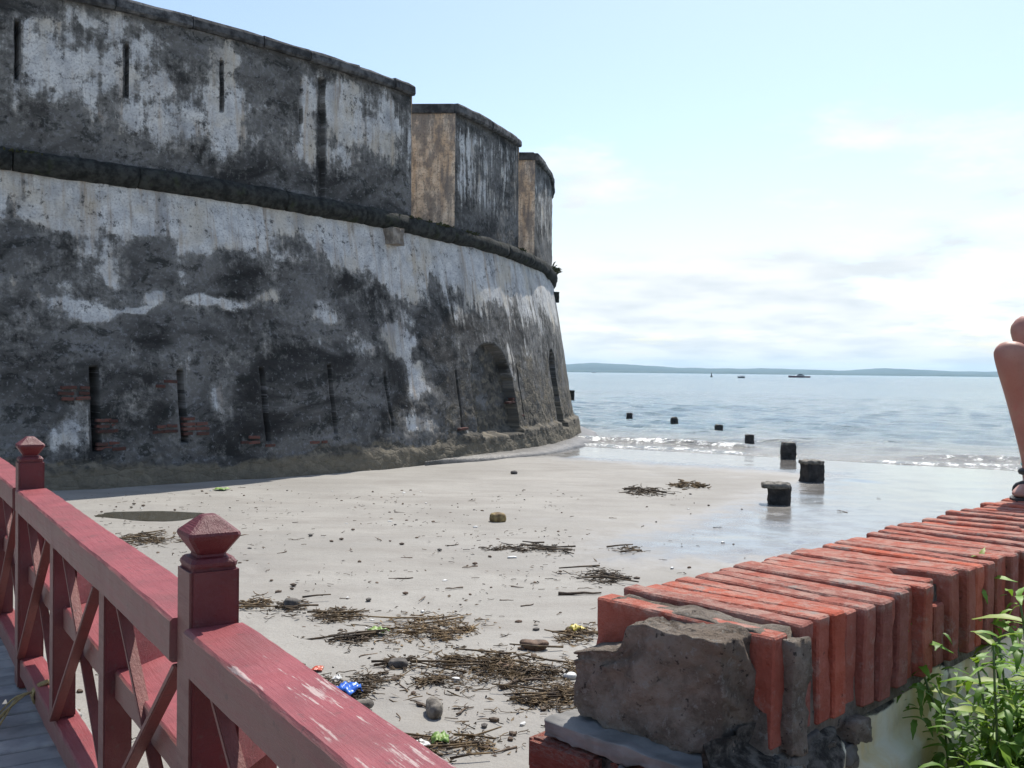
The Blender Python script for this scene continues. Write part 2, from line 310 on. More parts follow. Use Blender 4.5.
M_STONE = simple('dark_beach_stone', (.05, .045, .04), (.14, .125, .11), 9, .85, .6, .01, rnd=.2)
M_ROPE = simple('straw_rope', (.22, .16, .07), (.36, .28, .13), 30, .9, .4, .003)
M_SOIL = simple('dark_soil', (.05, .042, .03), (.12, .10, .07), 5, .95, .8, .03, obj=False)
M_HILL = simple('wooded_hill', (.03, .05, .04), (.05, .07, .06), .01, .95, 0, 0, obj=False)
M_MANG = simple('mangrove_shore', (.022, .04, .022), (.05, .065, .04), .02, .95, 0, 0, obj=False)
M_HULLW = simple('white_hull', (.7, .7, .7), (.6, .6, .6), .5, .3, 0, 0)
M_HULLR = simple('maroon_hull', (.16, .03, .03), (.10, .03, .035), .5, .4, 0, 0)
M_HULLD = simple('dark_hull', (.02, .025, .03), (.04, .045, .05), .5, .4, 0, 0)
M_GLASS = simple('dark_glass', (.015, .02, .025), (.02, .025, .03), .5, .1, 0, 0)
M_BUOY = simple('dark_green_buoy', (.02, .05, .03), (.03, .07, .04), 1, .5, 0, 0)
M_CLOTH = simple('navy_cotton', (.02, .025, .05), (.035, .04, .07), 30, .9, .4, .003)
M_SHIRT = simple('white_cotton', (.6, .6, .58), (.52, .52, .5), 20, .9, .4, .003)
M_HAIR = simple('dark_hair', (.012, .009, .007), (.03, .02, .014), 40, .5, .6, .004)
M_SANDAL = simple('black_sandal', (.012, .012, .013), (.025, .025, .026), 20, .6, .3, .003)
M_TEAL = simple('turquoise_strap', (.03, .34, .33), (.05, .42, .40), 20, .5, .2, .002)
M_LEAF1 = mat_leaf('fresh_leaf', (.15, .30, .025), (.22, .38, .04)); M_LEAF2 = mat_leaf('deep_green_leaf', (.09, .19, .02), (.13, .25, .03))  # second leaf tone is a deeper green for some plants' foliage
M_LEAF3 = mat_leaf('yellowing_leaf', (.22, .32, .03), (.30, .36, .06)); M_STEM = simple('green_stem', (.07, .12, .03), (.10, .15, .05), 20, .7, .2, .002)
def mat_wet():
    t = NT('puddle_water'); t.bump(t.noise(t.pos(), 3, 3), .06, .01); return t.fin((.075, .068, .05), .05, .5)
M_PUD = mat_wet()

# ------------------------------------------------------------------ setting: beach, sea, hills
def lines(segs):
    a = [segs[0][0]]
    for x0, x1, d in segs:
        n = max(1, int(round((x1-x0)/d))); a += list(np.linspace(x0, x1, n+1)[1:])
    return np.array(a)
def build_beach():
    xs = lines([(-60, -9, 1.5), (-9, -4, .25), (-4, 9, .09), (9, 16, .25), (16, 70, 2)]); ys = lines([(-14, 2, .8), (2, 5, .2), (5, 15, .09), (15, 34, .2), (34, 70, 1.5)])
    X, Y = np.meshgrid(xs, ys); Z = zb(X, Y)
    n = NS.x*X+NS.y*Y; above = sstep(WL+1, WL-6, n)
    dryrel = above*(1-.6*sstep(0, 2, X-.64*Y+7.2))
    Z = Z+dryrel*((fbm(X*1.1, Y*1.1, 3, 4)-.5)*.055 + (fbm(X*4.2, Y*4.2, 9, 3)-.5)*.03*sstep(16, 8, Y))
    fr = random.Random(41)
    for x0, y0, a, n_ in ((-.8, 6.2, 1.9, 16), (1.2, 7.0, 2.3, 14), (-3.0, 9.0, .5, 14), (-1.6, 12.5, .1, 12)):      # footprints
        for i in range(n_):
            x0 += .62*math.cos(a); y0 += .62*math.sin(a); a += fr.gauss(0, .12); sd = .1*(1 if i % 2 else -1); cx_, cy_ = x0-sd*math.sin(a), y0+sd*math.cos(a)
            u = (X-cx_)*math.cos(a)+(Y-cy_)*math.sin(a); w_ = -(X-cx_)*math.sin(a)+(Y-cy_)*math.cos(a); q = (u/.16)**2+(w_/.09)**2; Z = Z-.022*np.exp(-q)+.010*np.exp(-(q-1.8)**2/.8)*(q < 6)
    p = on_z(150, 515, zb(-6, 16.2)); pud = np.exp(-(((X-p.x)/.85)**2+((Y-p.y)/.5)**2)); Z = Z-.035*pud
    wet = np.maximum(sstep(WL-9.5, WL-1.0, n), sstep(-2.6, 2.4, X-.64*Y+8.2)*sstep(9.0, 14, Y)*(.72+.28*sstep(16, 26, n)))
    wet = np.maximum(wet, pud*.8)
    wet = np.maximum(wet, .42*sstep(.45, .70, fbm(X*.25, Y*.6, 31, 4)))
    o = mesh_obj('beach', np.stack([X, Y, Z], -1).reshape(-1, 3), grid_faces(*X.shape), M_SAND, smooth=True, attrs={'wet': wet.ravel()})
    tag(o, 'flat grey sand beach littered with seaweed, wet towards the sea', 'beach', kind='structure')
build_beach()
def build_sea():
    ns = np.concatenate([lines([(26, 29, .3), (29, 48, .11), (48, 75, .3), (75, 140, 1.2)]), np.geomspace(141, 8600, 40)])
    us = np.concatenate([np.linspace(-5, -1.2, 20)[:-1], np.linspace(-1.2, .9, 520), np.linspace(.9, 5, 20)[1:]])
    U, N = np.meshgrid(us, ns); T = U*(N+6)
    X = NS.x*N+NS.y*T; Y = NS.y*N-NS.x*T
    amp = sstep(30, 42, N)*sstep(150, 60, N)
    Z = np.zeros_like(X); r = random.Random(3)
    for k in range(14):
        a = r.gauss(0, .5); L = r.uniform(.8, 3.6); kx = math.sin(a)*2*math.pi/L; kn = math.cos(a)*2*math.pi/L; ph = r.uniform(0, 6.28)
        Z += .011*L**.6*np.sin(kx*T+kn*N+ph)
    Z *= amp
    wob = (fbm(T*.16, N*0+2, 5, 3)-.5)*5.0
    foam = np.zeros_like(X)
    for c, h, w, seed, lo in ((30.4, .05, .55, 11, .30), (32.6, .17, .75, 12, .42), (36.0, .16, .9, 13, .58), (40.5, .13, 1.0, 14, .66)):
        d = N-c-wob*(.35+.1*(c-30)/4)-(fbm(T*.9, N*.1, seed+40, 3)-.5)*.9; pres = sstep(lo, lo+.14, fbm(T*.13+seed, N*0+seed*1.7, seed, 3))
        Z += h*pres*np.exp(-np.where(d < 0, d/(w*.45), d/w)**2)
        foam = np.maximum(foam, (.12+.34*pres)*pres*np.exp(-((d+.35*w)/(w*.75))**2))
        foam = np.maximum(foam, .42*pres*sstep(-2.6, -.6, d)*(d < 0)*vnoise(T*1.7, N*1.1, seed))
    foam = np.maximum(foam, .42*np.exp(-((N-WL-.15-wob*.3)/.35)**2)*sstep(.35, .6, fbm(T*.3, N*0, 77, 3)))
    Z = np.where(N < WL, -.05, Z+.004)
    dep = sstep(WL, WL+16, N)
    o = mesh_obj('sea', np.stack([X, Y, Z], -1).reshape(-1, 3), grid_faces(*X.shape, flip=True), M_SEA, smooth=True, attrs={'foam': foam.ravel(), 'depth': dep.ravel()})
    tag(o, 'pale blue sea with small breaking waves', 'sea', kind='structure')
build_sea()
def hill(name, label, mat, D, prof, thick, seed, rough):
    # a ridge standing at distance D; prof: pixel x -> height in pixels above the water
    xs = np.linspace(-700, 1900, 520); hp = np.interp(xs, [p[0] for p in prof], [p[1] for p in prof])
    hz = np.maximum(hp/FPX*D+(fbm(xs*.045, xs*0, seed, 5)-.5)*rough, 3)
    rows = []
    for t, k in ((0, -.1), (.04, .35), (.12, .62), (.3, .86), (.5, 1.), (.8, .7), (1., -.1)):
        Yd = D+t*thick+0*xs; X = (xs-512)/FPX*D*(1+t*.02); n = (fbm(xs*.12+t*9, t*7+0*xs, seed+3, 4)-.5)*rough*.4*(k > 0)
        rows.append(np.stack([X, Yd, np.maximum(hz*k+n, -2 if k < 0 else 1)], -1))
    V = np.array(rows); o = mesh_obj(name, V.reshape(-1, 3), grid_faces(V.shape[0], V.shape[1]), mat, smooth=True)
    return tag(o, label, 'hills', kind='structure')
hill('hills', 'long low wooded hills across the bay', M_HILL, 6300, [(-700, 5), (300, 6), (500, 7), (560, 8), (600, 10.2), (630, 9), (670, 6.8), (720, 5.6), (800, 6.2), (860, 5.0), (900, 7.6), (930, 7.4), (990, 5.5), (1100, 6), (1500, 8), (1900, 5)], 900, 3, 10)
hill('far_shore', 'low dark tree line along the far shore', M_MANG, 5600, [(-700, 2), (500, 2.2), (700, 2.6), (850, 2), (950, 2.8), (1100, 2.2), (1900, 2)], 250, 8, 7)

# ------------------------------------------------------------------ the fortress
FC = Vector((-25.44, 41.03)); RB, RT = 28.05, 26.98; RP = 27.0; ZTOP = 9.98
def zcord(th): return 6.49-.296*np.clip(np.asarray(th, float)+1.2, 0, 2)
def rad(z): return RB+(RT-RB)*np.clip(np.asarray(z, float)/6.3, -.1, 1.1)
def wall_hit(px, py, R=None):
    d = ray(px, py); z = 3.0
    for _ in range(10):
        r = R if R else float(rad(z)); ox, oy = -FC.x, -FC.y
        a = d.x**2+d.y**2; b = 2*(ox*d.x+oy*d.y); c = ox*ox+oy*oy-r*r; D = b*b-4*a*c
        t = (-b-math.sqrt(max(D, 0)))/(2*a); z = H+t*d.z
    return math.atan2(t*d.y-FC.y, t*d.x-FC.x), z, t*d.y
def blobs(px_list, S, Z, R=None):
    out = np.zeros_like(S); S = S+(fbm(S*.9, Z*.9, 91, 4)-.5)*1.5; Z = Z+(fbm(S*.8, Z*1.2, 92, 4)-.5)*1.0
    for px, py, rx, ry, amp in px_list:
        th, z, D = wall_hit(px, py, R); th2 = wall_hit(px+rx, py, R)[0]
        rs = max(abs(th2-th)*27.5, .05); rz = ry/FPX*D
        out += amp*np.exp(-(((S-th*27.5)/rs)**2+((Z-z)/rz)**2)**1.5)
    return out
fort = empty('fortress', (FC.x, FC.y, 0), 'huge round stone fortress with black mouldy plaster walls on the beach', 'fortress')
FO = np.array([FC.x, FC.y, 0])
LOW_SLITS = [(93, 368, 450, .085), (180, 372, 443, .075), (262, 370, 440, .06), (329, 366, 434, .06), (385, 372, 432, .045), (457, 372, 428, .05), (516, 366, 420, .045)]
NICHES = [(478, 520, 344, 437), (559, 565.5, 352, 428)]
def build_low_wall():
    th = lines([(-1.75, -1.0, .02), (-1.0, -.03, .05/27.5), (-.03, .75, .02)])
    z = lines([(-.4, 6.9, .05)])
    # exact edges of the loopholes
    cuts = []
    for px, y0, y1, hw in LOW_SLITS:
        a, z1, _ = wall_hit(px, y0); _, z0, _ = wall_hit(px, y1); cuts.append((a, z0, z1, hw/27.5)); th = np.concatenate([th, [a-hw/27.5-1e-4, a-hw/27.5+1e-4, a+hw/27.5-1e-4, a+hw/27.5+1e-4]])
    nich = []
    for x0, x1, y0, y1 in NICHES:
        a0, zz0, _ = wall_hit(x0+1, y1); a1, _, _ = wall_hit(x1, y1); _, zz1, _ = wall_hit((x0+x1)/2, y0); nich.append((a0, a1, zz0, zz1)); th = np.concatenate([th, [a0-1e-4, a0+1e-4, a1-1e-4, a1+1e-4]])
    th = np.sort(th); T, Z = np.meshgrid(th, z); S = T*27.5
    zc_ = zcord(T); Z = np.minimum(Z, zc_+.02)
    rough = .25+.75*sstep(2.6, .6, Z)
    d = (fbm(S*.5, Z*.5, 1, 4)-.5)*.22+(fbm(S*2.2, Z*2.6, 2, 4)-.5)*.08*rough+(fbm(S*7, Z*9, 4, 3)-.5)*.06*rough*sstep(4.5, 1, Z)
    # the rendered plaster stands a little proud of the bare stone
    plin = sstep(-.545, -.52, T); d += .15*plin*sstep(.80, .74, Z+(fbm(S*1.5, Z*0, 8, 3)-.5)*.10)
    d += .05*sstep(.62, .5, Z+(fbm(S*1.2, Z*0, 18, 3)-.5)*.2)*(1-plin)
    for a, z0, z1, hw in cuts:
        ins = (np.abs(T-a) < hw)*(Z > z0)*(Z < z1); d = np.where(ins, -.55, d)
    arch = np.zeros_like(T)
    for a0, a1, z0, z1 in nich:
        w = (a1-a0)/2; zs = z1-w*27.5; u = (T-(a0+a1)/2)/w
        ins = (np.abs(u) < 1)*(Z > z0)*(Z < np.where(Z > zs, zs+w*27.5*np.sqrt(np.clip(1-u*u, 0, 1)), 99))
        d = np.where(ins > 0, d-.34, d); arch = np.maximum(arch, ins)
    Rr = rad(Z)+d
    V = np.stack([Rr*np.cos(T), Rr*np.sin(T), Z], -1)
    CUTS_ = cuts
    # colour masks: plaster left less painted slit shade, bare rubble, streaks
    P = np.full_like(T, .285)+.16*sstep(3.6, 1.4, zc_-Z)*0+.10*sstep(2.9, 1.3, zcord(T)-Z)
    belt = zc_-Z                                           # metres below the cordon
    edge = 1.30+1.3*(fbm(S*.55, S*0, 21, 4)-.5)*1.7+.5*sstep(-.62, -.5, T)*0
    P += .46*sstep(edge+.45, edge-.35, belt)
    P += .40*(fbm(S*.45, Z*.8, 22, 4)-.5)+.22*(fbm(S*1.0, Z*2.2, 24, 4)-.5)
    P += blobs([(82, 303, 24, 8, .5), (125, 304, 16, 7, .5), (150, 292, 12, 16, .4), (215, 304, 34, 9, .42), (262, 300, 26, 9, .35), (328, 316, 18, 16, .42), (398, 330, 24, 17, .55), (412, 372, 9, 26, .45), (300, 340, 20, 14, .25),
                (64, 206, 14, 30, .15), (100, 268, 12, 10, .35), (240, 410, 24, 16, .18), (340, 398, 20, 12, .15), (75, 425, 16, 22, .30), (355, 345, 22, 12, .25), (440, 262, 18, 18, .3), (420, 300, 14, 12, .3), (420, 425, 18, 12, .3),
                (540, 300, 16, 30, .22), (520, 285, 14, 18, .2), (180, 270, 14, 12, .25), (25, 250, 8, 40, .2)], S, Z)
    P += blobs([(18, 225, 26, 50, -.35), (100, 330, 55, 22, -.3), (180, 335, 40, 22, -.25), (215, 275, 30, 16, -.3), (140, 268, 22, 14, -.3), (310, 290, 24, 18, -.22), (329, 395, 20, 40, -.35), (270, 395, 16, 40, -.28), (95, 395, 12, 40, -.22), (205, 395, 16, 30, -.25),
                (440, 340, 14, 55, -.3), (385, 385, 12, 40, -.25), (500, 330, 30, 20, -.12), (30, 380, 40, 40, -.1)], S, Z)
    for a, z0, z1, hw in CUTS_: P = np.where((np.abs(T-a) < hw*1.25)*(Z > z0-.06)*(Z < z1+.06), 0, P)  # shade inside the loopholes and at their rims, painted into the plaster mask
    G = 1.05*sstep(.85, .25, Z+.55*(fbm(S*.5, Z*.3, 33, 3)-.5))+.42*sstep(-.62, -.45, T)*sstep(4.1, 2.9, Z)+.22*sstep(3.2, 1.0, Z)
    G += blobs([(150, 296, 9, 14, .35)], S, Z)
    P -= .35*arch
    Sx = .15+.75*sstep(-.66, -.4, T)*sstep(1.5, 3, Z)+.4*sstep(1.6, .2, belt)
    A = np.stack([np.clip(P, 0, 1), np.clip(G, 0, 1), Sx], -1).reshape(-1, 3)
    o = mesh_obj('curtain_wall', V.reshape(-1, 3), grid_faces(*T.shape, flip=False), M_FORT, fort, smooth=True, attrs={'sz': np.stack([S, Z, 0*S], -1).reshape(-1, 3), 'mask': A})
    o['label'] = 'battered lower wall of mouldy plaster with loopholes and an arched niche'
    return cuts, nich
CUTS, NICH = build_low_wall()
# wet stone apron at the seaward foot of the wall
def apron():
    th = np.linspace(-.60, .5, 220); rr = [27.6, 28.25, 28.45, 28.65, 28.85, 28.95]; zz = [.16, .15, .13, .10, .02, -.3]
    T, K = np.meshgrid(th, np.arange(6)); R_ = np.array(rr)[K]+(fbm(T*27, K*.7, 5, 3)-.5)*.22*(K > 1); Rg = 28.2+(R_-28.2)*sstep(-.60, -.38, T)
    Z = np.array(zz)[K]+(fbm(T*60, K*1.3, 6, 3)-.5)*.05+.05*sstep(-.2, -.5, T)
    G = np.ones_like(T); V = np.stack([Rg*np.cos(T), Rg*np.sin(T), Z], -1).reshape(-1, 3)
    o = mesh_obj('foundation_apron', V, grid_faces(*T.shape, flip=True), simple('wet_apron_stone', (.045, .042, .038), (.10, .092, .082), 3, .5, .9, .03, obj=False), fort, smooth=True); o['label'] = 'wet grey stone apron at the seaward foot of the wall'
apron()
# exposed bricks round the loopholes
def loophole_bricks():
    me = None; r = random.Random(5); V = []
    bm = bmesh.new(); bmesh.ops.create_cube(bm, size=1); bmesh.ops.bevel(bm, geom=bm.edges[:], offset=.06, segments=1, affect='EDGES')
    me = bpy.data.meshes.new('brick'); bm.to_mesh(me); bm.free(); me.materials.append(M_FBRICK)
    zones = [(93, 392, -1, 6), (93, 425, 1, 6), (93, 443, 1, 4), (180, 380, -1, 3), (180, 425, -1, 4), (180, 428, 1, 7), (262, 436, -1, 3), (262, 440, 1, 2), (329, 436, -1, 3), (457, 425, 1, 2), (516, 398, -1, 3), (516, 412, 1, 3)]
    for px, py, sd, n in zones:
        th, z, D = wall_hit(px, py)
        for k in range(n):
            zz = z+(k//2)*.10-.12+r.uniform(-.01, .01); L = r.uniform(.16, .3); a = th+sd*(.06+L/2+(k % 2)*.27*r.uniform(.8, 1.1))/27.5
            Rr = float(rad(zz))-.055+r.uniform(-.03, .03)+(.15 if (a > -.52 and zz < .75) else 0)
            M = Matrix.Translation((Rr*math.cos(a), Rr*math.sin(a), zz)) @ Matrix.Rotation(a+r.uniform(-.05, .05), 4, 'Z') @ Matrix.Rotation(r.uniform(-.05, .05), 4, 'X') @ Matrix.Diagonal((.16, L, .062, 1))
            obj_of('brick', me, fort, M)
M_FBRICK = simple('dull_fort_brick', (.14, .045, .032), (.07, .045, .038), 3, .9, .8, .02, rnd=.4)
loophole_bricks()
# cordon: half-round stones
def cordon():
    r = random.Random(9); a = -1.75
    while a < .75:
        L = r.uniform(2.2, 3.8)/27.0; nb = 20; nr = 9; rr = .225+r.uniform(-.006, .008); dz = r.uniform(-.006, .006); V = []
        for i in range(nb):
            t = a+.0006+(L-.0012)*i/(nb-1); sh = .96 if i in (0, nb-1) else 1
            for k in range(nr):
                ph = -math.pi*.55+math.pi*1.1*k/(nr-1); q = rr*sh*(1+r.uniform(-.06, .06)+.25*(float(vnoise(t*27*1.3, k*.5, 3))-.5)); R_ = RT+.03+q*math.cos(ph); V.append((R_*math.cos(t), R_*math.sin(t), float(zcord(t))+dz+q*math.sin(ph)))
        F = list(grid_faces(nb, nr, flip=True)); F.append(tuple(range(nr))); F.append(tuple(reversed(range((nb-1)*nr, nb*nr))))
        mesh_obj('cordon_stone', V, F, M_CORD, fort, smooth=True); a += L
cordon()
# merlons of the parapet
def solid0(name, pts8, mat, parent):
    bm = bmesh.new(); v = [bm.verts.new(p) for p in pts8]
    for f in ((3, 2, 1, 0), (4, 5, 6, 7), (0, 1, 5, 4), (1, 2, 6, 5), (2, 3, 7, 6), (3, 0, 4, 7)): bm.faces.new([v[i] for i in f])
    bmesh.ops.recalc_face_normals(bm, faces=bm.faces[:]); bmesh.ops.bevel(bm, geom=bm.edges[:], offset=.02, segments=1, affect='EDGES')
    me = bpy.data.meshes.new(name); bm.to_mesh(me); bm.free(); me.materials.append(mat); return obj_of(name, me, parent)
def merlon(px_a, px_b, th_a, th_b, ztop, splay, slits, label, pr=RP):
    th = lines([(th_a, th_b, .07/27)])if th_b > -1.02 else np.linspace(th_a, th_b, 10)
    cuts = []
    for px, y0, y1, hw, dp in slits:
        a, z1, _ = wall_hit(px, y0, pr); _, z0, _ = wall_hit(px, y1, pr); h = hw/27; cuts.append((a, z0, z1, h, dp))
        th = np.concatenate([th, [a-h-1e-4, a-h+1e-4, a+h-1e-4, a+h+1e-4]])
    th = np.sort(th[(th >= th_a) & (th <= th_b)]); zs = lines([(6.0, ztop-.26, .07)])
    T, Z = np.meshgrid(th, zs); S = T*27.5; Z = np.maximum(Z, zcord(T)-.05)
    d = (fbm(S*.5, Z*.5, 51, 4)-.5)*.10+(fbm(S*3, Z*3, 52, 3)-.5)*.05
    edge = np.minimum(T-th_a, th_b-T)*27; d *= sstep(0, .2, edge)
    for a, z0, z1, h, dp in cuts: d = np.where((np.abs(T-a) < h)*(Z > z0)*(Z < z1), -dp, d)
    Rr = pr+d-(Z-6.3)*.012; V = np.stack([Rr*np.cos(T), Rr*np.sin(T), Z], -1)
    P = .37+.22*(fbm(S*1.6, Z*.35, 66, 4)-.5)+.36*(fbm(S*.35, Z*.25, 61, 3)-.5)-.24*sstep(7.5, 6.6, Z+.5*(fbm(S*.7, Z*0, 62, 3)-.5))+.14*sstep(6.9, 7.8, Z)-.26*sstep(ztop-.75, ztop-.3, Z+.4*(fbm(S*.8, Z*0, 63, 3)-.5))
    P -= .08*sstep(-.66, -.5, T)
    P += blobs([(75, 60, 34, 30, .18), (235, 80, 14, 46, .3), (140, 90, 20, 40, .22), (200, 120, 14, 30, -.1), (300, 110, 8, 40, .25), (340, 105, 16, 34, .3), (393, 120, 10, 34, .3), (270, 90, 26, 40, -.28), (178, 70, 18, 40, -.2), (90, 45, 16, 14, -.35), (40, 70, 22, 30, .1), (30, 15, 40, 12, -.4), (370, 170, 30, 30, -.2), (120, 18, 14, 10, .3)], S, Z, pr)
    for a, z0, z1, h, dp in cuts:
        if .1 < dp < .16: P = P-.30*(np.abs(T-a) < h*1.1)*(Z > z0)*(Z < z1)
        if dp > .5: P = np.where((np.abs(T-a) < h*1.2)*(Z > z0-.06)*(Z < z1+.06), 0, P); P = P+.10*np.exp(-((T-a)*27/.14)**2)*sstep(z0+.2, z0-.1, Z)  # shade of the deep slits painted into the mask, pale drip below each
    G = .0*P; Sx = .28+.6*sstep(-.66, -.5, T)+0*P
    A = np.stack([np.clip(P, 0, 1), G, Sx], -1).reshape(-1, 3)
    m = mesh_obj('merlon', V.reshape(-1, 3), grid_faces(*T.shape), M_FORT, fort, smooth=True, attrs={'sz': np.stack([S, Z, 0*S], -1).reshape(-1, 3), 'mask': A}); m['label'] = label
    # plan of the other three sides
    def out(t): return Vector((pr*math.cos(t), pr*math.sin(t)))
    A0, B0 = out(th_a)*.9995, out(th_b)*.9995; A1 = A0+(Vector((-1, .06))*1.9 if splay else -A0.normalized()*2); B1 = B0-(B0.normalized()+Vector((-B0.y, B0.x)).normalized()*.25)*2
    zt = ztop-.27
    def side(p, q, nm, mt):
        n = 14; nz_ = 24; V = []; sz = []
        for i in range(nz_):
            for j in range(n):
                c = p.lerp(q, j/(n-1)); zz = 6.1+(zt-6.1)*i/(nz_-1); k = (float(vnoise(j*.7, i*.6, 71))-.5)*.05*(0 < j < n-1); nn = Vector((-(q-p).y, (q-p).x)).normalized(); V.append((c.x+nn.x*k, c.y+nn.y*k, zz)); sz.append((j*.14, zz, 0))
        o = mesh_obj(nm, V, grid_faces(nz_, n), mt, m, smooth=True, attrs={'sz': np.array(sz), 'mask': np.array([(.3, 0, .4)]*len(V))}); return o
    side(A1, A0, 'embrasure_cheek', M_CHEEK)['label'] = 'peach coloured side face of the merlon'
    side(B0, B1, 'embrasure_cheek', M_CHEEK); side(B1, A1, 'back_face', M_FORT)
    # coping stones over the outer edge, and the flat top behind them
    r = random.Random(int(th_a*1000)); a = th_a
    while a < th_b-1e-4:
        L = min(r.uniform(1.0, 2.2)/27, th_b-a); L = th_b-a if th_b-a-L < .012 else L
        o = .10+r.uniform(-.03, .03); dz = r.uniform(-.025, .02); ns = max(3, int(L*27/.35)); V = []
        prof = [(pr-.6, zt), (pr+o-.04, zt), (pr+o, zt+.05), (pr+o-.01, zt+.2+dz), (pr+o-.05, zt+.26+dz), (pr-.6, zt+.28+dz)]
        for i in range(ns+1):
            t = a+4e-4+(L-8e-4)*i/ns; j = r.uniform(-.012, .012)
            for R_, zz in prof: V.append(((R_+j)*math.cos(t), (R_+j)*math.sin(t), zz+r.uniform(-.012, .012)))
        n = len(prof); F = []
        for i in range(ns):
            for k in range(n): F.append((i*n+k, i*n+(k+1) % n, (i+1)*n+(k+1) % n, (i+1)*n+k))
        F.append(tuple(range(n))[::-1]); F.append(tuple(ns*n+k for k in range(n)))
        mesh_obj('coping_stone', V, F, M_COPE, m); a += L
    for p_, q_ in ((A0, A1), (B1, B0)):
        dv = (q_-p_).normalized(); nv = Vector((dv.y, -dv.x))*(1 if p_ == A0 else 1)
        nv = -nv if nv.dot((A0+B0)*.5-p_) > 0 else nv
        i0 = p_+nv*.08+dv*(.02 if p_ == A0 else 0); i1 = q_+nv*.08-dv*(0 if p_ == A0 else .02); j0 = p_-nv*.5+dv*.65*(p_ == A0); j1 = q_-nv*.5-dv*.65*(p_ != A0)
        solid0('coping_stone', [(i0.x, i0.y, zt-.004), (i1.x, i1.y, zt-.004), (j1.x, j1.y, zt-.004), (j0.x, j0.y, zt-.004), (i0.x, i0.y, zt+.262), (i1.x, i1.y, zt+.262), (j1.x, j1.y, zt+.262), (j0.x, j0.y, zt+.262)], M_COPE, m)
    N_ = 24; V = []
    for i in range(N_+1):
        t = i/N_; p = out(th_a+(th_b-th_a)*t)*((pr-.4)/pr); q = A1.lerp(B1, t); 
        if i == 0: p = A0.lerp(A1, .2)
        if th_b-th_a > .3: q = out(th_a+(th_b-th_a)*t)*((pr-2)/pr)
        V += [(p.x, p.y, zt+.24), (q.x, q.y, zt+.24), (q.x, q.y, zt-.05)]
    F = []
    for i in range(N_): b = 3*i; F += [(b, b+3, b+4, b+1), (b+1, b+4, b+5, b+2)]
    F += [(0, 1, 2)]; mesh_obj('merlon_top', V, F, M_COPE, m)
    # end strips under the coping on the cheek sides
    return m
def th_at(px, py): return wall_hit(px, py, RP)[0]
T412, T455, T519, T535 = th_at(412, 150), th_at(455.5, 160), th_at(519, 200), th_at(535, 215)
UP_SLITS = [(17, 22, 78, .04, 1.1), (127.5, 45, 93, .034, 1.1), (222, 62, 108, .032, 1.1), (302, 82, 130, .035, .2), (323, 80, 196, .10, .14), (367, 95, 130, .025, .2)]
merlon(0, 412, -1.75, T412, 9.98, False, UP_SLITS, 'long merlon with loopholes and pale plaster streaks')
merlon(455, 519, T455, T519, ZTOP+.02, True, [], 'dark merlon with peach side face')
merlon(535, 553, T535, .16, ZTOP+.02, True, [], 'farthest dark merlon at the seaward edge')
merlon(0, 0, .20, .42, ZTOP, True, [], 'dark merlon facing the sea')
# floor behind the parapet closing the top of the wall
def terrace():
    th = np.linspace(-1.75, .75, 60); V = []
    for t in th:
        for R_ in (27.05, 22., 12.): V.append((R_*math.cos(t), R_*math.sin(t), float(zcord(t))+.08))
    mesh_obj('terrace_floor', V, grid_faces(60, 3), M_COPE, fort)
terrace()
def wall_block(px, py, w, h, dpt, R=None, nm='stone_corbel', mat=None):
    th, z, D = wall_hit(px, py, R); r = random.Random(px)
    bm = bmesh.new(); bmesh.ops.create_cube(bm, size=1); bmesh.ops.subdivide_edges(bm, edges=bm.edges[:], cuts=3, use_grid_fill=True)
    for v in bm.verts: v.co = Vector((v.co.x*dpt, v.co.y*w, v.co.z*h))+Vector([r.uniform(-.02, .02) for _ in range(3)])
    me = bpy.data.meshes.new(nm); bm.to_mesh(me); bm.free(); me.materials.append(mat or M_CORBEL)
    Rr = (R or float(rad(z)))+dpt*.3; return obj_of(nm, me, fort, Matrix.Translation((Rr*math.cos(th), Rr*math.sin(th), z)) @ Matrix.Rotation(th, 4, 'Z'))
M_CORBEL = simple('pale_corbel_stone', (.14, .12, .10), (.30, .265, .22), 7, .9, .8, .02)
wall_block(389, 237, .42, .42, .4)
for a, z in ((-.045, 5.45), (-.03, 1.55)):
    o = wall_block(557, 301, .4, .38, .9, mat=M_CORD); Rr = float(rad(z))-.28; o.matrix_local = Matrix.Translation((Rr*math.cos(a), Rr*math.sin(a), z)) @ Matrix.Rotation(a, 4, 'Z')
# weeds growing on the cordon
def cordon_weeds():
    r = random.Random(4)
    for px, py, n, s in ((553, 276, 60, .30), (440, 207, 40, .16), (413, 203, 30, .14), (20, 160, 50, .12), (470, 222, 30, .14), (520, 248, 30, .15)):
        th, z, _ = wall_hit(px, py, 27.1); V = []; F = []
        for k in range(n):
            a = th+r.gauss(0, s*1.6)/27; R_ = 27.05+r.uniform(0, .15); b = Vector((R_*math.cos(a), R_*math.sin(a), float(zcord(a))+.14)); d = Vector((r.gauss(0, .5)+math.cos(a)*.6, r.gauss(0, .5)+math.sin(a)*.6, r.uniform(.2, 1))).normalized()*s*r.uniform(.5, 1.2); sd = d.cross(Vector((r.random(), r.random(), r.random()))).normalized()*.018
            i = len(V); V += [b-sd, b+sd, b+d*.6+sd*1.4+Vector((0, 0, .0)), b+d-Vector((0, 0, s*.2)), b+d*.6-sd*1.4]; F.append((i, i+1, i+2, i+3, i+4))
        mesh_obj('weed_tuft', [(v.x, v.y, v.z) for v in V], F, M_MOSS, fort)['kind'] = 'stuff'
cordon_weeds()
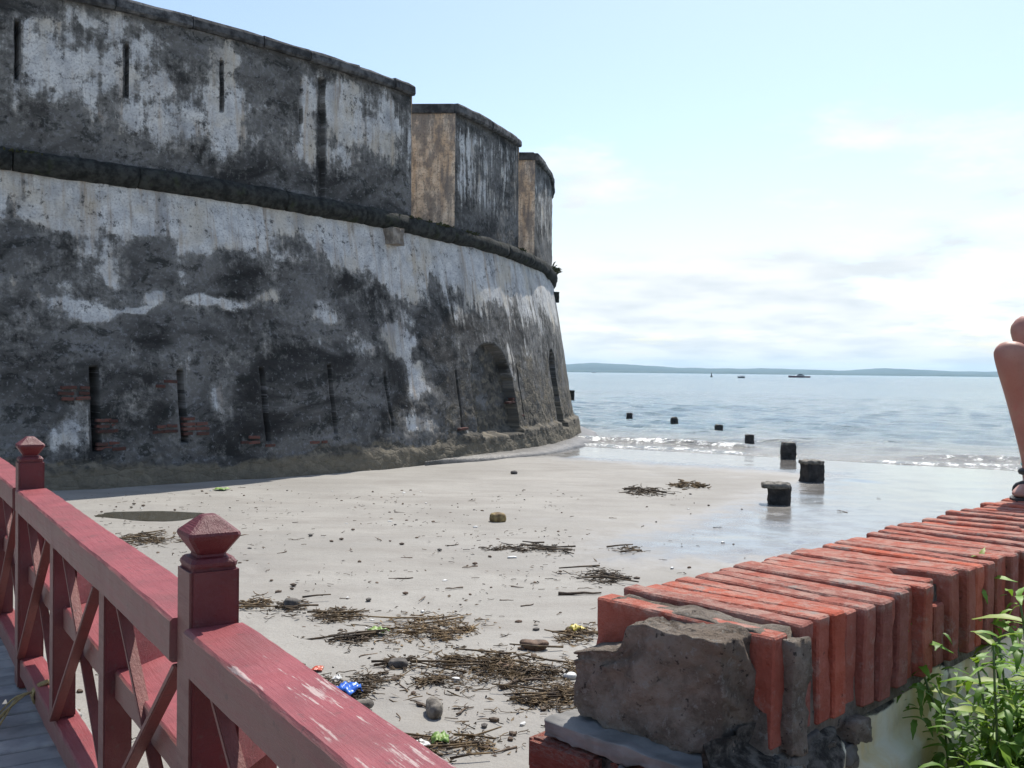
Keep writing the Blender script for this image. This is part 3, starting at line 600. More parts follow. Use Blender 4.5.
#==PART2==
# ------------------------------------------------------------------ footbridge: deck and railing
DECK = H-1.6
RD = Vector((-.5446, .8387, 0)); RN = Vector((.8387, .5446, 0))      # along the railing, and towards the beach
PN = on_z(208, 620, DECK+.98); PN = Vector((PN.x, PN.y, DECK))       # foot of the near post
MR = Matrix(((RD.x, RN.x, 0, PN.x), (RD.y, RN.y, 0, PN.y), (0, 0, 1, DECK), (0, 0, 0, 1)))   # x along, y to the beach, z up
BAY = 1.04
def solid(name, pts8, mat, parent, bev=.006, wear=None, cuts=0, jit=0, seed=0):
    # a hexahedron from 8 corners: bottom loop then top loop
    bm = bmesh.new(); v = [bm.verts.new(p) for p in pts8]
    for f in ((3, 2, 1, 0), (4, 5, 6, 7), (0, 1, 5, 4), (1, 2, 6, 5), (2, 3, 7, 6), (3, 0, 4, 7)): bm.faces.new([v[i] for i in f])
    bmesh.ops.recalc_face_normals(bm, faces=bm.faces[:])
    if bev: bmesh.ops.bevel(bm, geom=bm.edges[:], offset=bev, segments=2, affect='EDGES')
    me = bpy.data.meshes.new(name); bm.to_mesh(me); bm.free(); me.materials.append(mat)
    if wear is not None:
        if parent is rail: at = me.attributes.new('fade', 'FLOAT', 'POINT'); y_ = min(p.co.y for p in me.vertices); at.data.foreach_set('value', [1. if p.co.y < y_+.001 else 0. for p in me.vertices])
        at = me.attributes.new('wear', 'FLOAT', 'POINT'); at.data.foreach_set('value', [wear(p.co) if callable(wear) else wear for p in me.vertices])
    return obj_of(name, me, parent)
def box8(x0, x1, y0, y1, z0, z1): return [(x0, y0, z0), (x1, y0, z0), (x1, y1, z0), (x0, y1, z0), (x0, y0, z1), (x1, y0, z1), (x1, y1, z1), (x0, y1, z1)]
rail = empty('bridge_railing', (0, 0, 0), 'dark red wooden railing with cross braces along the footbridge', 'railing'); rail.matrix_world = MR
rr_ = random.Random(12)
def wavy_bar(name, x0, x1, y0, y1, z0, z1, mat, wear=0., seed=0, amp=.003):
    n = max(4, int((x1-x0)/.06)); b = .008
    prof = [(y0+b, z0), (y1-b, z0), (y1, z0+b), (y1, z1-b), (y1-b, z1), (y0+b, z1), (y0, z1-b), (y0, z0+b)]; V = []; W = []; FD = [0, 0, 0, 0, 0, 0, 1, 1]*(n+1)
    for i in range(n+1):
        x = x0+(x1-x0)*i/n; dy = (float(vnoise(x*2.1, seed, 5))-.5)*amp*2; dz = (float(vnoise(x*1.7, seed, 6))-.5)*amp*2
        for y, z in prof: V.append((x, y+dy+rr_.uniform(-.0012, .0012), z+dz+rr_.uniform(-.0012, .0012))); W.append(wear(x, y, z) if callable(wear) else wear)
    F = [(i*8+k, i*8+(k+1) % 8, (i+1)*8+(k+1) % 8, (i+1)*8+k) for i in range(n) for k in range(8)]+[tuple(range(8))[::-1], tuple(n*8+k for k in range(8))]
    return mesh_obj(name, V, [f[::-1] for f in F], mat, rail, attrs={'wear': W, 'fade': FD})
def cap_mesh():
    # turned-in neck and a bipyramid finial, square in plan
    prof = [(.078, 0), (.080, .006), (.080, .016), (.070, .030), (.052, .034), (.050, .042), (.087, .100), (.090, .110), (.087, .120), (.028, .172), (.022, .175), (.0, .175)]
    V = []; F = []
    for r, z in prof:
        c = min(.012, r*.25)
        V += [(r-c, -r, z), (r, -r+c, z), (r, r-c, z), (r-c, r, z), (-r+c, r, z), (-r, r-c, z), (-r, -r+c, z), (-r+c, -r, z)]
    for i in range(len(prof)-1):
        for k in range(8): F.append((i*8+k, i*8+(k+1) % 8, (i+1)*8+(k+1) % 8, (i+1)*8+k))
    F.append(tuple(range(8))[::-1])
    me = bpy.data.meshes.new('finial'); me.from_pydata(V, [], F); me.materials.append(M_POST)
    at = me.attributes.new('wear', 'FLOAT', 'POINT'); at.data.foreach_set('value', [-.1]*len(V)); return me
CAPM = cap_mesh()
def wedge(name, x, y0, z0, z1, parent, top, bot):
    # splayed foot, wider at the bottom; plan angled so its near face catches sun
    V = []
    for z, d in ((z0, bot), (z1, top)): V += [(x-.055, y0, z), (x+.10, y0, z), (x+.105, y0+d*.95, z), (x+.075, y0+d, z)]
    F = [(3, 2, 1, 0), (4, 5, 6, 7), (0, 1, 5, 4), (1, 2, 6, 5), (2, 3, 7, 6), (3, 0, 4, 7)]
    o = mesh_obj(name, V, F, M_RAIL, parent, attrs={'wear': [-.12]*8}); return o
posts = [-3*BAY, 0, 3*BAY, 6*BAY]
for x in posts:
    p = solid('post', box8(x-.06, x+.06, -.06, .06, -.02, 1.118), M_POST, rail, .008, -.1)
    if abs(x) > 5: p['label'] = 'farther red railing post'
    obj_of('finial', CAPM, p, Matrix.Translation((x, 0, 1.118)) @ Matrix.Scale(.70, 4))
    if x > -1: wedge('splayed_foot', x, .061, .60, .862, p, .06, .138)
def topwear(x, y, z):
    w = -.16
    if z > .93: w = -.02+.33*math.exp(-((x+.70)/.50)**2)+.24*math.exp(-((x+1.35)/.3)**2)+.10*math.exp(-((x-.25)/.3)**2)
    return w
ups = []
for k in range(len(posts)-1):
    a, b = posts[k]+.061, posts[k+1]-.061
    wavy_bar('top_rail', a, b, -.075, .075, .868, .98, M_RAIL, topwear, k)
    for j in (1, 2): ups.append(posts[k]+j*BAY)
    wavy_bar('middle_rail', a, b, -.012, .200, .50, .598, M_RAIL, -.12, k+7)
    wavy_bar('bottom_rail', a, b, -.05, .06, .035, .13, M_RAIL, -.08, k+20)
# faded facing strips on the deck side of the top rail
for x in ups:
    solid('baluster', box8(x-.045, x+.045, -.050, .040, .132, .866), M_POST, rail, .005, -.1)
    wedge('splayed_foot', x, .041, .60, .862, rail, .08, .155)
allx = sorted(posts+ups)
for a, b in zip(allx[:-1], allx[1:]):
    for s in (0, 1):
        x0, x1 = (a+.05, b-.05) if s == 0 else (b-.05, a+.05); zt, z0 = .862, .135; w = .015; y0, y1 = (-.066, -.028) if s == 0 else (-.026, .010)
        dx = w if x1 > x0 else -w; pts = [(x1-dx*2, y0, z0), (x1, y0, z0), (x1, y1, z0), (x1-dx*2, y1, z0), (x0, y0, zt), (x0+dx*2, y0, zt), (x0+dx*2, y1, zt), (x0, y1, zt)]
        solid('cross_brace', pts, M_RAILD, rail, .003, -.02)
# deck
deck = tag(empty('footbridge_deck', (0, 0, 0), 'grey plank deck of the footbridge beside the red railing', 'deck'), kind=None); deck.matrix_world = MR
pm = []
for k in range(4):
    bm = bmesh.new(); bmesh.ops.create_cube(bm, size=1)
    for v in bm.verts: v.co = Vector((v.co.x*.152, v.co.y*2.5, v.co.z*.04))+Vector((rr_.uniform(-.003, .003), rr_.uniform(-.015, .015), rr_.uniform(-.003, .003)))
    bmesh.ops.bevel(bm, geom=bm.edges[:], offset=.006, segments=1, affect='EDGES'); me = bpy.data.meshes.new('plank'); bm.to_mesh(me); bm.free(); me.materials.append(M_PLANK); pm.append(me)
x = -4.0; k = 0
while x < 12.5:
    obj_of('plank', pm[k % 4], deck, Matrix.Translation((x, -1.11+rr_.uniform(-.01, .01), -.045+rr_.uniform(-.004, .004))) @ Matrix.Rotation(rr_.uniform(-.004, .004), 4, 'Z')); x += .165; k += 1
for y in (-2.1, -1.05, .03): solid('joist', box8(-4, 12.6, y-.06, y+.06, -.25, -.068), M_PLANK, deck, .005)
for x in (-3.3, 0.1, 3.3, 6.6, 9.9):
    for y in (-2.0, -.06): solid('pier', box8(x-.1, x+.1, y-.1, y+.1, -1.4, -.251), M_PLANK, deck, .01)
def tube(path, r, n=5, close=True):
    V = []; F = []; P = [Vector(p) for p in path]; m = len(P)
    for i in range(m):
        d = (P[min(i+1, m-1)]-P[max(i-1, 0)]).normalized(); u = d.cross(Vector((.13, .2, 1))); u = u.normalized() if u.length > 1e-4 else Vector((1, 0, 0)); w = d.cross(u)
        rad_ = r(i/(m-1)) if callable(r) else r
        for k in range(n): a = 2*math.pi*k/n; V.append(P[i]+u*math.cos(a)*rad_+w*math.sin(a)*rad_)
    for i in range(m-1):
        for k in range(n): F.append((i*n+k, i*n+(k+1) % n, (i+1)*n+(k+1) % n, (i+1)*n+k))
    if close: F += [tuple(range(n))[::-1], tuple((m-1)*n+k for k in range(n))]
    return V, F
def join(parts):
    V = []; F = []
    for v, f in parts: o = len(V); V += list(v); F += [tuple(i+o for i in q) for q in f]
    return V, F
# straw rope knotted round the bottom rail
rx = 2.55; parts = []
for w in range(4):
    c = []; xx = rx+w*.012
    for k in range(13): a = 2*math.pi*k/12; c.append((xx+.006*math.sin(a*2), .005+.063*math.cos(a), .083+.056*math.sin(a)))
    parts.append(tube(c, .006, 5))
for e in range(4):
    c = [(rx+.02, -.06, .10)]; d = Vector((rr_.uniform(-.5, .5), -1, -.15)).normalized(); p = Vector(c[0])
    for k in range(9):
        p = p+d*.03; d = (d+Vector((rr_.uniform(-.5, .5), rr_.uniform(-.3, .2), -.22 if p.z > .01 else .1))).normalized(); p.z = max(p.z, -.015); c.append(tuple(p))
    parts.append(tube(c, .0045, 5))
V, F = join(parts); o = mesh_obj('rope', V, F, M_ROPE); o.matrix_world = MR; tag(o, 'frayed straw rope tied round the bottom rail of the red railing', 'rope')

# ------------------------------------------------------------------ brick-topped wall on the right
DB = .42; WZ = H-DB                                          # wall top
P1 = on_z(598, 598, WZ); WU = Vector((.695, .719, 0)).normalized(); WVv = Vector((WU.y, -WU.x, 0))
MW = Matrix(((WU.x, WVv.x, 0, P1.x), (WU.y, WVv.y, 0, P1.y), (0, 0, 1, WZ), (0, 0, 0, 1)))   # x along the wall, y to the right, z up from the top
wallb = empty('brick_topped_wall', (0, 0, 0), 'low plastered wall topped with red bricks on edge, in the right foreground', 'wall'); wallb.matrix_world = MW
BL = .372; BH = .185
def brick_mesh(seed, broken):
    r = random.Random(seed); bm = bmesh.new(); bmesh.ops.create_cube(bm, size=1)
    for v in bm.verts: v.co = Vector((v.co.x*.046, v.co.y*BL, v.co.z*BH))
    bmesh.ops.bevel(bm, geom=bm.edges[:], offset=.0035, segments=1, affect='EDGES')
    lon = [e for e in bm.edges if abs((e.verts[0].co-e.verts[1].co).y) > .2]; bmesh.ops.subdivide_edges(bm, edges=lon, cuts=21, use_grid_fill=True)
    ver = [e for e in bm.edges if abs((e.verts[0].co-e.verts[1].co).z) > .08]; bmesh.ops.subdivide_edges(bm, edges=ver, cuts=9, use_grid_fill=True)
    o1 = r.uniform(0, 90)
    for v in bm.verts:
        c = v.co.copy(); n1 = lambda f, k: float(fbm(c.y*f+o1+c.x*f*.7, c.z*f-c.x*f*.5+k, seed+k, 4, .6))-.5
        v.co += Vector((n1(7, 1)*.005, n1(9, 2)*.008, n1(7, 3)*.006))
        ed = (abs(c.x) > .0185)+(abs(c.y) > BL*.47)+(abs(c.z) > BH*.44)
        if ed >= 2:                                            # worn and chipped arrises
            w = max(0, n1(34, 4)-.03)*.07+max(0, n1(9, 5)-.05)*.05; v.co.x *= 1-min(.6, w*8); v.co.y *= 1-w*.5; v.co.z *= 1-w*.8
        if broken and c.y > BL*.15 and c.z > BH*.15:
            t = float(sstep(.15, .46, c.y/BL+n1(20, 6)*.2))*.055; v.co.z -= t
    me = bpy.data.meshes.new('brick'); bm.to_mesh(me); bm.free(); me.materials.append(M_BRICK); return me
BM = [brick_mesh(20+i, i in (5,)) for i in range(9)]
s = .028; k = 0; br = random.Random(31); gaps = []
while s < 6.2:
    m = BM[(k*4+br.choice((0, 1, 2))) % 9] if k else BM[0]
    flip = br.random() < .35
    M = Matrix.Translation((s, BL/2+br.uniform(-.014, .018), -BH/2+br.uniform(-.007, .005))) @ Matrix.Rotation(br.uniform(-.012, .012), 4, 'Z') @ Matrix.Rotation(br.uniform(-.02, .02), 4, 'X') @ Matrix.Rotation(br.uniform(-.012, .012), 4, 'Y')
    if flip and m is not BM[5]: M = M @ Matrix.Rotation(math.pi, 4, 'Z')
    obj_of('brick', m, wallb, M); g = .034 if k == 0 else br.choice((.001, .0015, .002, .004, .009, .016)); gaps.append((s+.023, g)); s += .0465+g; k += 1
# mortar between the bricks: one rough bed
def mortar_bed():
    xs = lines([(0, 3.4, .011), (3.4, 6.2, .05)]); ys = np.linspace(.012, BL-.012, 34); X, Y = np.meshgrid(xs, ys, indexing='ij')
    Z = -.024+(fbm(X*22, Y*16, 4, 4)-.5)*.030+.012*(fbm(X*3, Y*4, 9, 3)-.4); Z = np.where(X < .085, Z+.020, Z)
    edge = (np.minimum(Y-.012, BL-.012-Y) < .001)|(X < .001); Z = np.where(edge, -.21, Z)
    mesh_obj('mortar_bed', np.stack([X, Y, Z], -1).reshape(-1, 3), grid_faces(*X.shape, flip=False), M_MORTAR, wallb, smooth=True)
mortar_bed()
def lump(name, sx, sy, sz, centre, mat, parent, seed, amp, prof=None, sub=18, M=None, attrs=None, fr=1., rnd=0.):
    bm = bmesh.new(); bmesh.ops.create_cube(bm, size=1); bmesh.ops.subdivide_edges(bm, edges=bm.edges[:], cuts=sub, use_grid_fill=True)
    bmesh.ops.smooth_vert(bm, verts=bm.verts[:], factor=.5, use_axis_x=True, use_axis_y=True, use_axis_z=True)
    n = np.array([v.co[:] for v in bm.verts]); dirs = n/np.linalg.norm(n, axis=1)[:, None]; n = n*(1-rnd)+dirs*.5*rnd; P = n*np.array((sx, sy, sz))
    q = P*fr; k = (fbm(q[:, 0]*9+q[:, 2]*7, q[:, 1]*9-q[:, 2]*5, seed, 5, .6)-.5)*amp*2.2; P = P+dirs*k[:, None]
    if prof: P = np.array([prof(p) for p in P])
    P = P+np.array(centre)
    for v, p in zip(bm.verts, P): v.co = p
    me = bpy.data.meshes.new(name); bm.to_mesh(me); bm.free(); me.materials.append(mat); me.polygons.foreach_set('use_smooth', [True]*len(me.polygons)); return obj_of(name, me, parent, M)
def chunk_prof(p):
    x, y, z = p; t = float(sstep(-.07, -.02, y)); 
    if z > 0: z = z*(t*1.0+(1-t)*(.10+.30*float(sstep(-.2, -.06, y))))
    y = y-(.02*(z+.09))*(y < -.1)*3 if y < -.1 else y
    return (x-.25*(z)*.25, y, z)
c = lump('mortar_block', .108, .310, .190, (-.030, .168, -.100), M_MORTAR, wallb, 3, .022, chunk_prof, 44, fr=1.9); c['label'] = 'grey broken block of mortar and stone at the wall end'
lump('mortar_block', .05, .06, .19, (.056, BL-.020, -.110), M_MORTAR, wallb, 14, .016, None, 16, fr=1.9)
l = lump('cement_ledge', .17, .36, .028, (-.046, .165, -.214), M_LEDGE, wallb, 8, .016, None, 30, fr=1.6); l['label'] = 'smooth cement ledge below the block'
# course of flat bricks and rubble below the ledge
fb = bpy.data.meshes.new('brick'); bm = bmesh.new(); bmesh.ops.create_cube(bm, size=1); bmesh.ops.bevel(bm, geom=bm.edges[:], offset=.07, segments=2, affect='EDGES'); bm.to_mesh(fb); bm.free(); fb.materials.append(M_BRICK)
for i, (y, L) in enumerate(((.075, .155), (.245, .17), (.39, .1))):
    obj_of('brick', fb, wallb, Matrix.Translation((-.064+.006*i+(.020 if i else 0), y-.045, -.262)) @ Matrix.Rotation(.04*(i-1), 4, 'Z') @ Matrix.Diagonal((.16, L, .058, 1)))
def wall_body():
    # rough dark mortar under the bricks, then stained plaster, down to the ground; both long faces and the near end
    path = []
    for x in np.arange(6.2, -.13, -.03): path.append((x, .045, -1))
    for y in np.arange(.045, BL-.02, .03): path.append((-.14, y, 0))
    for x in np.concatenate([np.arange(-.14, 3.2, .018), np.arange(3.2, 6.2, .1)]): path.append((x, BL-.02, 1))
    zs = np.concatenate([np.arange(-.15, -.75, -.018), np.arange(-.75, -2.3, -.12)]); V = []; D = []
    for z in zs:
        for x, y, sd in path:
            k = (float(fbm(x*5+y*5, z*5, 12, 4, .6))-.5); 
            if sd == 1:
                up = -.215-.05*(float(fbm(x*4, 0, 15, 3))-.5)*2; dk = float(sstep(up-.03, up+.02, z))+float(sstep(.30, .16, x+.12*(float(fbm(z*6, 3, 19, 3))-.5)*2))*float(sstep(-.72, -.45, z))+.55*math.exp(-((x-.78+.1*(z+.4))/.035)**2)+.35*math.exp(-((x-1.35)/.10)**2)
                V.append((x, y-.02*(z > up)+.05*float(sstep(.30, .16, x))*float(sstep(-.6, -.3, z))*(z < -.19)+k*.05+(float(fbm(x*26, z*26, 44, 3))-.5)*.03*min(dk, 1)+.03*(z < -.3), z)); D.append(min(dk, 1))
            elif sd == 0:
                zz = min(z, -.235) ; V.append((x-.02+k*.06+(.05 if z > -.305 else 0), y, zz)); D.append(.95)
            else: V.append((x, y-k*.05+.02*(x < .1), min(z, -.245) if x < .1 else z)); D.append(.3)
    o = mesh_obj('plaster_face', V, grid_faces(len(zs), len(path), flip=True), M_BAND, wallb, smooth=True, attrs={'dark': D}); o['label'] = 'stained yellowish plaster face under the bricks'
wall_body()
rb_ = random.Random(61)
for i in range(46):
    x = -.13+.46*rb_.random()**1.2; z = -rb_.uniform(.205, .30+.12*max(0, .3-x)); q = rb_.uniform(.022, .055)
    lump('rubble_stone', q*1.3, q, q*.9, (x, BL-.022+rb_.uniform(-.01, .016), z), (M_MORTAR, M_STONE, M_STONE)[i % 3], wallb, 100+i, .013, None, 7, fr=4, rnd=.12)
for i in range(12):
    q = rb_.uniform(.025, .05); lump('rubble_stone', q, q*1.4, q*.8, (-.135+rb_.uniform(-.015, .01), rb_.uniform(.1, BL-.02), -rb_.uniform(.235, .31)), (M_MORTAR, M_STONE)[i % 2], wallb, 160+i, .013, None, 7, fr=4, rnd=.12)
# ground behind the wall, on the right
def bank():
    xs = np.arange(-3, 9.1, .3); ys = np.concatenate([np.arange(.36, 2, .2), np.arange(2, 9, .6)]); X, Y = np.meshgrid(xs, ys); Z = -1.12+(fbm(X, Y, 7, 4)-.5)*.12; Z = np.where(X > 7.5, Z-.35*(X-7.5)*1.0, Z); Z = np.where(Y > 7, Z-.4*(Y-7), Z)
    o = mesh_obj('ground', np.stack([X, Y, Z], -1).reshape(-1, 3), grid_faces(*X.shape), M_SOIL, smooth=True); o.matrix_world = MW; tag(o, 'dark soil ground behind the brick topped wall', 'ground', kind='structure')
bank()

# ------------------------------------------------------------------ weeds beside the wall
def leaf_mesh(name, L, W, droop, mat, teeth=True):
    n = 7; V = []; F = []
    for i in range(n+1):
        t = i/n; w = W*math.sin(math.pi*min(1, t*.93+.05))**.8*(1-.35*t)*(1+(.16 if i % 2 else -.08)*teeth); x = L*t; z = -droop*t*t*L+.25*droop*t*L
        if i == n: w = .0015
        V += [(x-.004*teeth, -w, z+w*.35), (x, 0, z), (x-.004*teeth, w, z+w*.35)]
    for i in range(n): b = 3*i; F += [(b, b+3, b+4, b+1), (b+1, b+4, b+5, b+2)]
    me = bpy.data.meshes.new(name); me.from_pydata(V, [], F); me.materials.append(mat); me.polygons.foreach_set('use_smooth', [True]*len(me.polygons)); return me
LBIG = [leaf_mesh('leaf', .070, .0115, .5, M_LEAF1), leaf_mesh('leaf', .058, .0105, .7, M_LEAF1), leaf_mesh('leaf', .080, .012, .3, M_LEAF3)]
def weed(px, py, sdep, height, nbranch, label, seed, small=220, spread=.16):
    r = random.Random(seed); y = .52+sdep[1]; p0 = MW @ Vector((sdep[0], y, -1.12)); e = empty('weed_plant', p0, label, 'plant', 'weeds behind the brick topped wall')
    stems = []; leaves = []; sv = []
    for b in range(nbranch):
        h = height*r.uniform(.72, 1.0) if b else height; d = Vector((r.gauss(0, spread), r.gauss(0, spread), 1)).normalized(); pts = []; p = Vector((r.gauss(0, .03), r.gauss(0, .03), 0)); n = 24
        for i in range(n+1):
            pts.append(p.copy()); p = p+d*(h/n); d = (d+Vector((r.gauss(0, .05), r.gauss(0, .05), .05))).normalized()
        stems.append(tube([tuple(q) for q in pts], lambda t: .0042*(1-.7*t)+.0008, 5)); ang = r.uniform(0, 6.28)
        for i in range(5, n+1):
            ang += 1.57+r.uniform(-.2, .2); top = i/n; big = i > n-9
            for s_ in (0, 1):
                a = ang+math.pi*s_+r.uniform(-.25, .25); M = Matrix.Translation(pts[i]) @ Matrix.Rotation(a, 4, 'Z') @ Matrix.Rotation(-r.uniform(-.05, .45)+(-.4 if i == n else 0), 4, 'Y') @ Matrix.Rotation(r.uniform(-.35, .35), 4, 'X') @ Matrix.Scale(r.uniform(.75, 1.15)*(.7 if i == n else 1)*(1 if big else .8), 4)
                leaves.append((M, big))
        for k in range(small*4//nbranch):
            q = pts[r.randint(int(n*.42), n-3)]+Vector((r.gauss(0, .04), r.gauss(0, .04), r.gauss(0, .04))); M = Matrix.Translation(q) @ Matrix.Rotation(r.uniform(0, 6.28), 4, 'Z') @ Matrix.Rotation(r.uniform(-.6, .5), 4, 'Y') @ Matrix.Scale(r.uniform(.35, .8), 4); sv.append(M)
    V, F = join(stems); tag(mesh_obj('stem', V, F, M_STEM, e, smooth=True), kind=None)
    for M, big in leaves:
        if big: obj_of('leaf', r.choice(LBIG), e, M)
        else: sv.append(M)
    base = [v.co.copy() for v in LBIG[1].vertices]; bf = [tuple(q.vertices) for q in LBIG[1].polygons]; V = []; F = []
    for M in sv:
        o = len(V); V += [M @ c for c in base]; F += [tuple(i+o for i in q) for q in bf]
    f = mesh_obj('foliage', V, F, M_LEAF2 if seed % 2 else M_LEAF1, e, smooth=True); tag(f, kind='stuff')
weed(0, 0, (0.63, .04), 1.16, 4, 'tall green weed with pointed leaves closest to the brick wall', 3, 200, .05)
weed(0, 0, (0.71, .05), 1.17, 5, 'bright green leafy weed at the right edge, tallest of them', 8, 260, .06)
weed(0, 0, (0.52, .10), 1.06, 10, 'low dense green weed at the bottom right corner', 5, 620, .08)
weed(0, 0, (0.60, .10), 1.10, 10, 'bushy small leaved weed behind the corner weed', 6, 620, .08)
weed(0, 0, (0.81, .03), 1.08, 4, 'slender weed leaning on the plaster near the seated person', 11, 220, .05)
weed(0, 0, (0.66, .12), 1.12, 9, 'leafy weed in the very corner of the view', 21, 420, .07)
weed(0, 0, (0.56, .05), 1.0, 8, 'short dark green weed at the foot of the plastered wall', 7, 420, .06)

# ------------------------------------------------------------------ person sitting on the wall (only knees, shins and a foot are in the frame)
def person():
    foot = on_z(1033, 497, WZ); knee = at_y(1009, 346, foot.y-.04)
    fwd = -WU; side = WVv                                  # faces back along the wall towards the camera
    root = empty('person', (foot.x, foot.y, WZ), 'person sitting on the brick wall with bare knees drawn up', 'person')
    o = Vector((foot.x, foot.y, WZ))
    def L(v): return v-o
    hip = Vector((foot.x, foot.y, WZ))+WU*.50+side*.13
    pel = L(hip)+Vector((0, 0, .10)); ank1 = L(foot)+WU*.02+Vector((0, 0, .065)); kn1 = L(knee); ank2 = ank1+side*.135+WU*.03; kn2 = kn1+Vector((.098, .10, .095))
    up = Vector((0, 0, 1)); lean = WU*.10
    def sk(name, verts, edges, radii, mat, rootidx=0, sub=2):
        me = bpy.data.meshes.new(name); me.from_pydata([tuple(v) for v in verts], edges, []); ob = obj_of(name, me, root)
        md = ob.modifiers.new('skin', 'SKIN'); md.use_smooth_shade = True; sl = me.skin_vertices[0].data
        for i, q in enumerate(radii): sl[i].radius = (q, q) if isinstance(q, float) else q; sl[i].use_root = i == rootidx
        sd = ob.modifiers.new('sub', 'SUBSURF'); sd.levels = sub; sd.render_levels = sub; me.materials.append(mat); return ob
    hipL = pel-side*.09+up*.0; hipR = pel+side*.09; ch = pel+up*.36+lean; nk = pel+up*.52+lean*1.1; hd = pel+up*.60+lean*1.0
    shL = ch+up*.09-side*.17; shR = ch+up*.09+side*.17
    elL = shL+WU*.16-up*.24-side*.05; elR = shR+WU*.16-up*.24+side*.05; wrL = L(hip)+WU*.30-side*.13+up*.05; wrR = L(hip)+WU*.30+side*.2+up*.05
    V = []; E = []; Rr = []
    def add(p, r_, par=None):
        V.append(p); Rr.append(r_); i = len(V)-1
        if par is not None: E.append((par, i))
        return i
    a = add(pel, .125); b = add(pel+up*.18+lean*.5, .118, a); c_ = add(ch, .13, b); n_ = add(nk, .052, c_); add(hd+up*.02, .055, n_)
    for sh, el, wr in ((shL, elL, wrL), (shR, elR, wrR)):
        i = add(sh, .055, c_); i = add(sh.lerp(el, .5), .047, i); i = add(el, .038, i); i = add(el.lerp(wr, .4), .037, i); i = add(wr, .026, i); add(wr+fwd*.05-up*.02, .028, i)
    for hp, kn, an, sd_ in ((hipL, kn1, ank1, -1), (hipR, kn2, ank2, 1)):
        i = add(hp, .092, a); i = add(hp.lerp(kn, .45)+up*.01, .078, i); i = add(hp.lerp(kn, .85), .058, i); i = add(kn, .062, i); i = add(kn.lerp(an, .12), .060, i)
        i = add(kn.lerp(an, .34)+WU*.022, .055, i); i = add(kn.lerp(an, .66)+WU*.010, .042, i); i = add(kn.lerp(an, .92), .032, i); i = add(an, .034, i)
        h_ = add(an+WU*.035-up*.035, .028, i); j = add(an+fwd*.06-up*.025, (.034, .026), i); j = add(an+fwd*.13-up*.04, (.036, .018), j); add(an+fwd*.175-up*.047, (.030, .012), j)
    body = sk('body', V, E, Rr, M_SKIN)
    # head
    bm = bmesh.new(); bmesh.ops.create_uvsphere(bm, u_segments=28, v_segments=20, radius=1)
    yaw = Matrix((( side.x, fwd.x, 0), (side.y, fwd.y, 0), (0, 0, 1)))
    for v in bm.verts:
        x, y, z = v.co; w = 1-.22*max(0, -z); q = Vector((x*.074*w, y*.094*(1-.1*max(0, -z)), z*.118))
        if y > 0:
            q.y += .022*math.exp(-((x/.16)**2+((z+.12)/.2)**2)); q.y -= .012*(math.exp(-(((x-.38)/.2)**2+((z-.08)/.14)**2))+math.exp(-(((x+.38)/.2)**2+((z-.08)/.14)**2))); q.y += .008*math.exp(-((x/.3)**2+((z+.5)/.07)**2))
        v.co = yaw @ q
    me = bpy.data.meshes.new('head'); bm.to_mesh(me); bm.free(); me.materials.append(M_SKIN); me.polygons.foreach_set('use_smooth', [True]*len(me.polygons)); hc = hd+up*.12
    hdo = obj_of('head', me, root, Matrix.Translation(hc))
    for s_ in (-1, 1):
        e = lump('ear', .018, .035, .055, hc+side*.075*s_, M_SKIN, root, 4, .003, None, 5); e = lump('eye', .022, .014, .013, hc+side*.030*s_+fwd*.086+up*.010, M_HULLW, root, 4, .0, None, 5); lump('iris', .010, .006, .010, hc+side*.030*s_+fwd*.0935+up*.010, M_HAIR, root, 4, .0, None, 4)
    h = lump('hair', .165, .165, .17, hc+up*.03-fwd*.018, M_HAIR, root, 6, .008, None, 14)
    # shirt and shorts follow the body with a small offset
    V = []; E = []; Rr = []
    a = add(pel+up*.06, .135); b = add(pel+up*.18+lean*.5, .13, a); c_ = add(ch, .142, b); add(nk-up*.05, .075, c_)
    for sh, el in ((shL, elL), (shR, elR)): i = add(sh, .066, c_); add(sh.lerp(el, .55), .062, i)
    sk('shirt', V, E, Rr, M_SHIRT)
    V = []; E = []; Rr = []
    a = add(pel, .137)
    for hp, kn in ((hipL, kn1), (hipR, kn2)): i = add(hp, .103, a); i = add(hp.lerp(kn, .35), .092, i); add(hp.lerp(kn, .55), .084, i)
    sk('shorts', V, E, Rr, M_CLOTH)
    # five fingers on each hand, resting on the wall
    for wr, s_ in ((wrL, -1), (wrR, 1)):
        palm = wr+fwd*.05-up*.02
        for f in range(5):
            off = side*(f-1.5)*.019*s_ if f < 4 else side*-.04*s_; st = palm+off*.8+(fwd*.02 if f < 4 else -fwd*.015); Ln = (.065, .078, .072, .055, .05)[f]; dr = fwd if f < 4 else (fwd-side*s_*.8).normalized()
            sk('finger', [st, st+dr*Ln*.45+up*.006, st+dr*Ln*.8-up*.004, st+dr*Ln-up*.016], [(0, 1), (1, 2), (2, 3)], [.0095, .009, .008, .007], M_SKIN, sub=1)
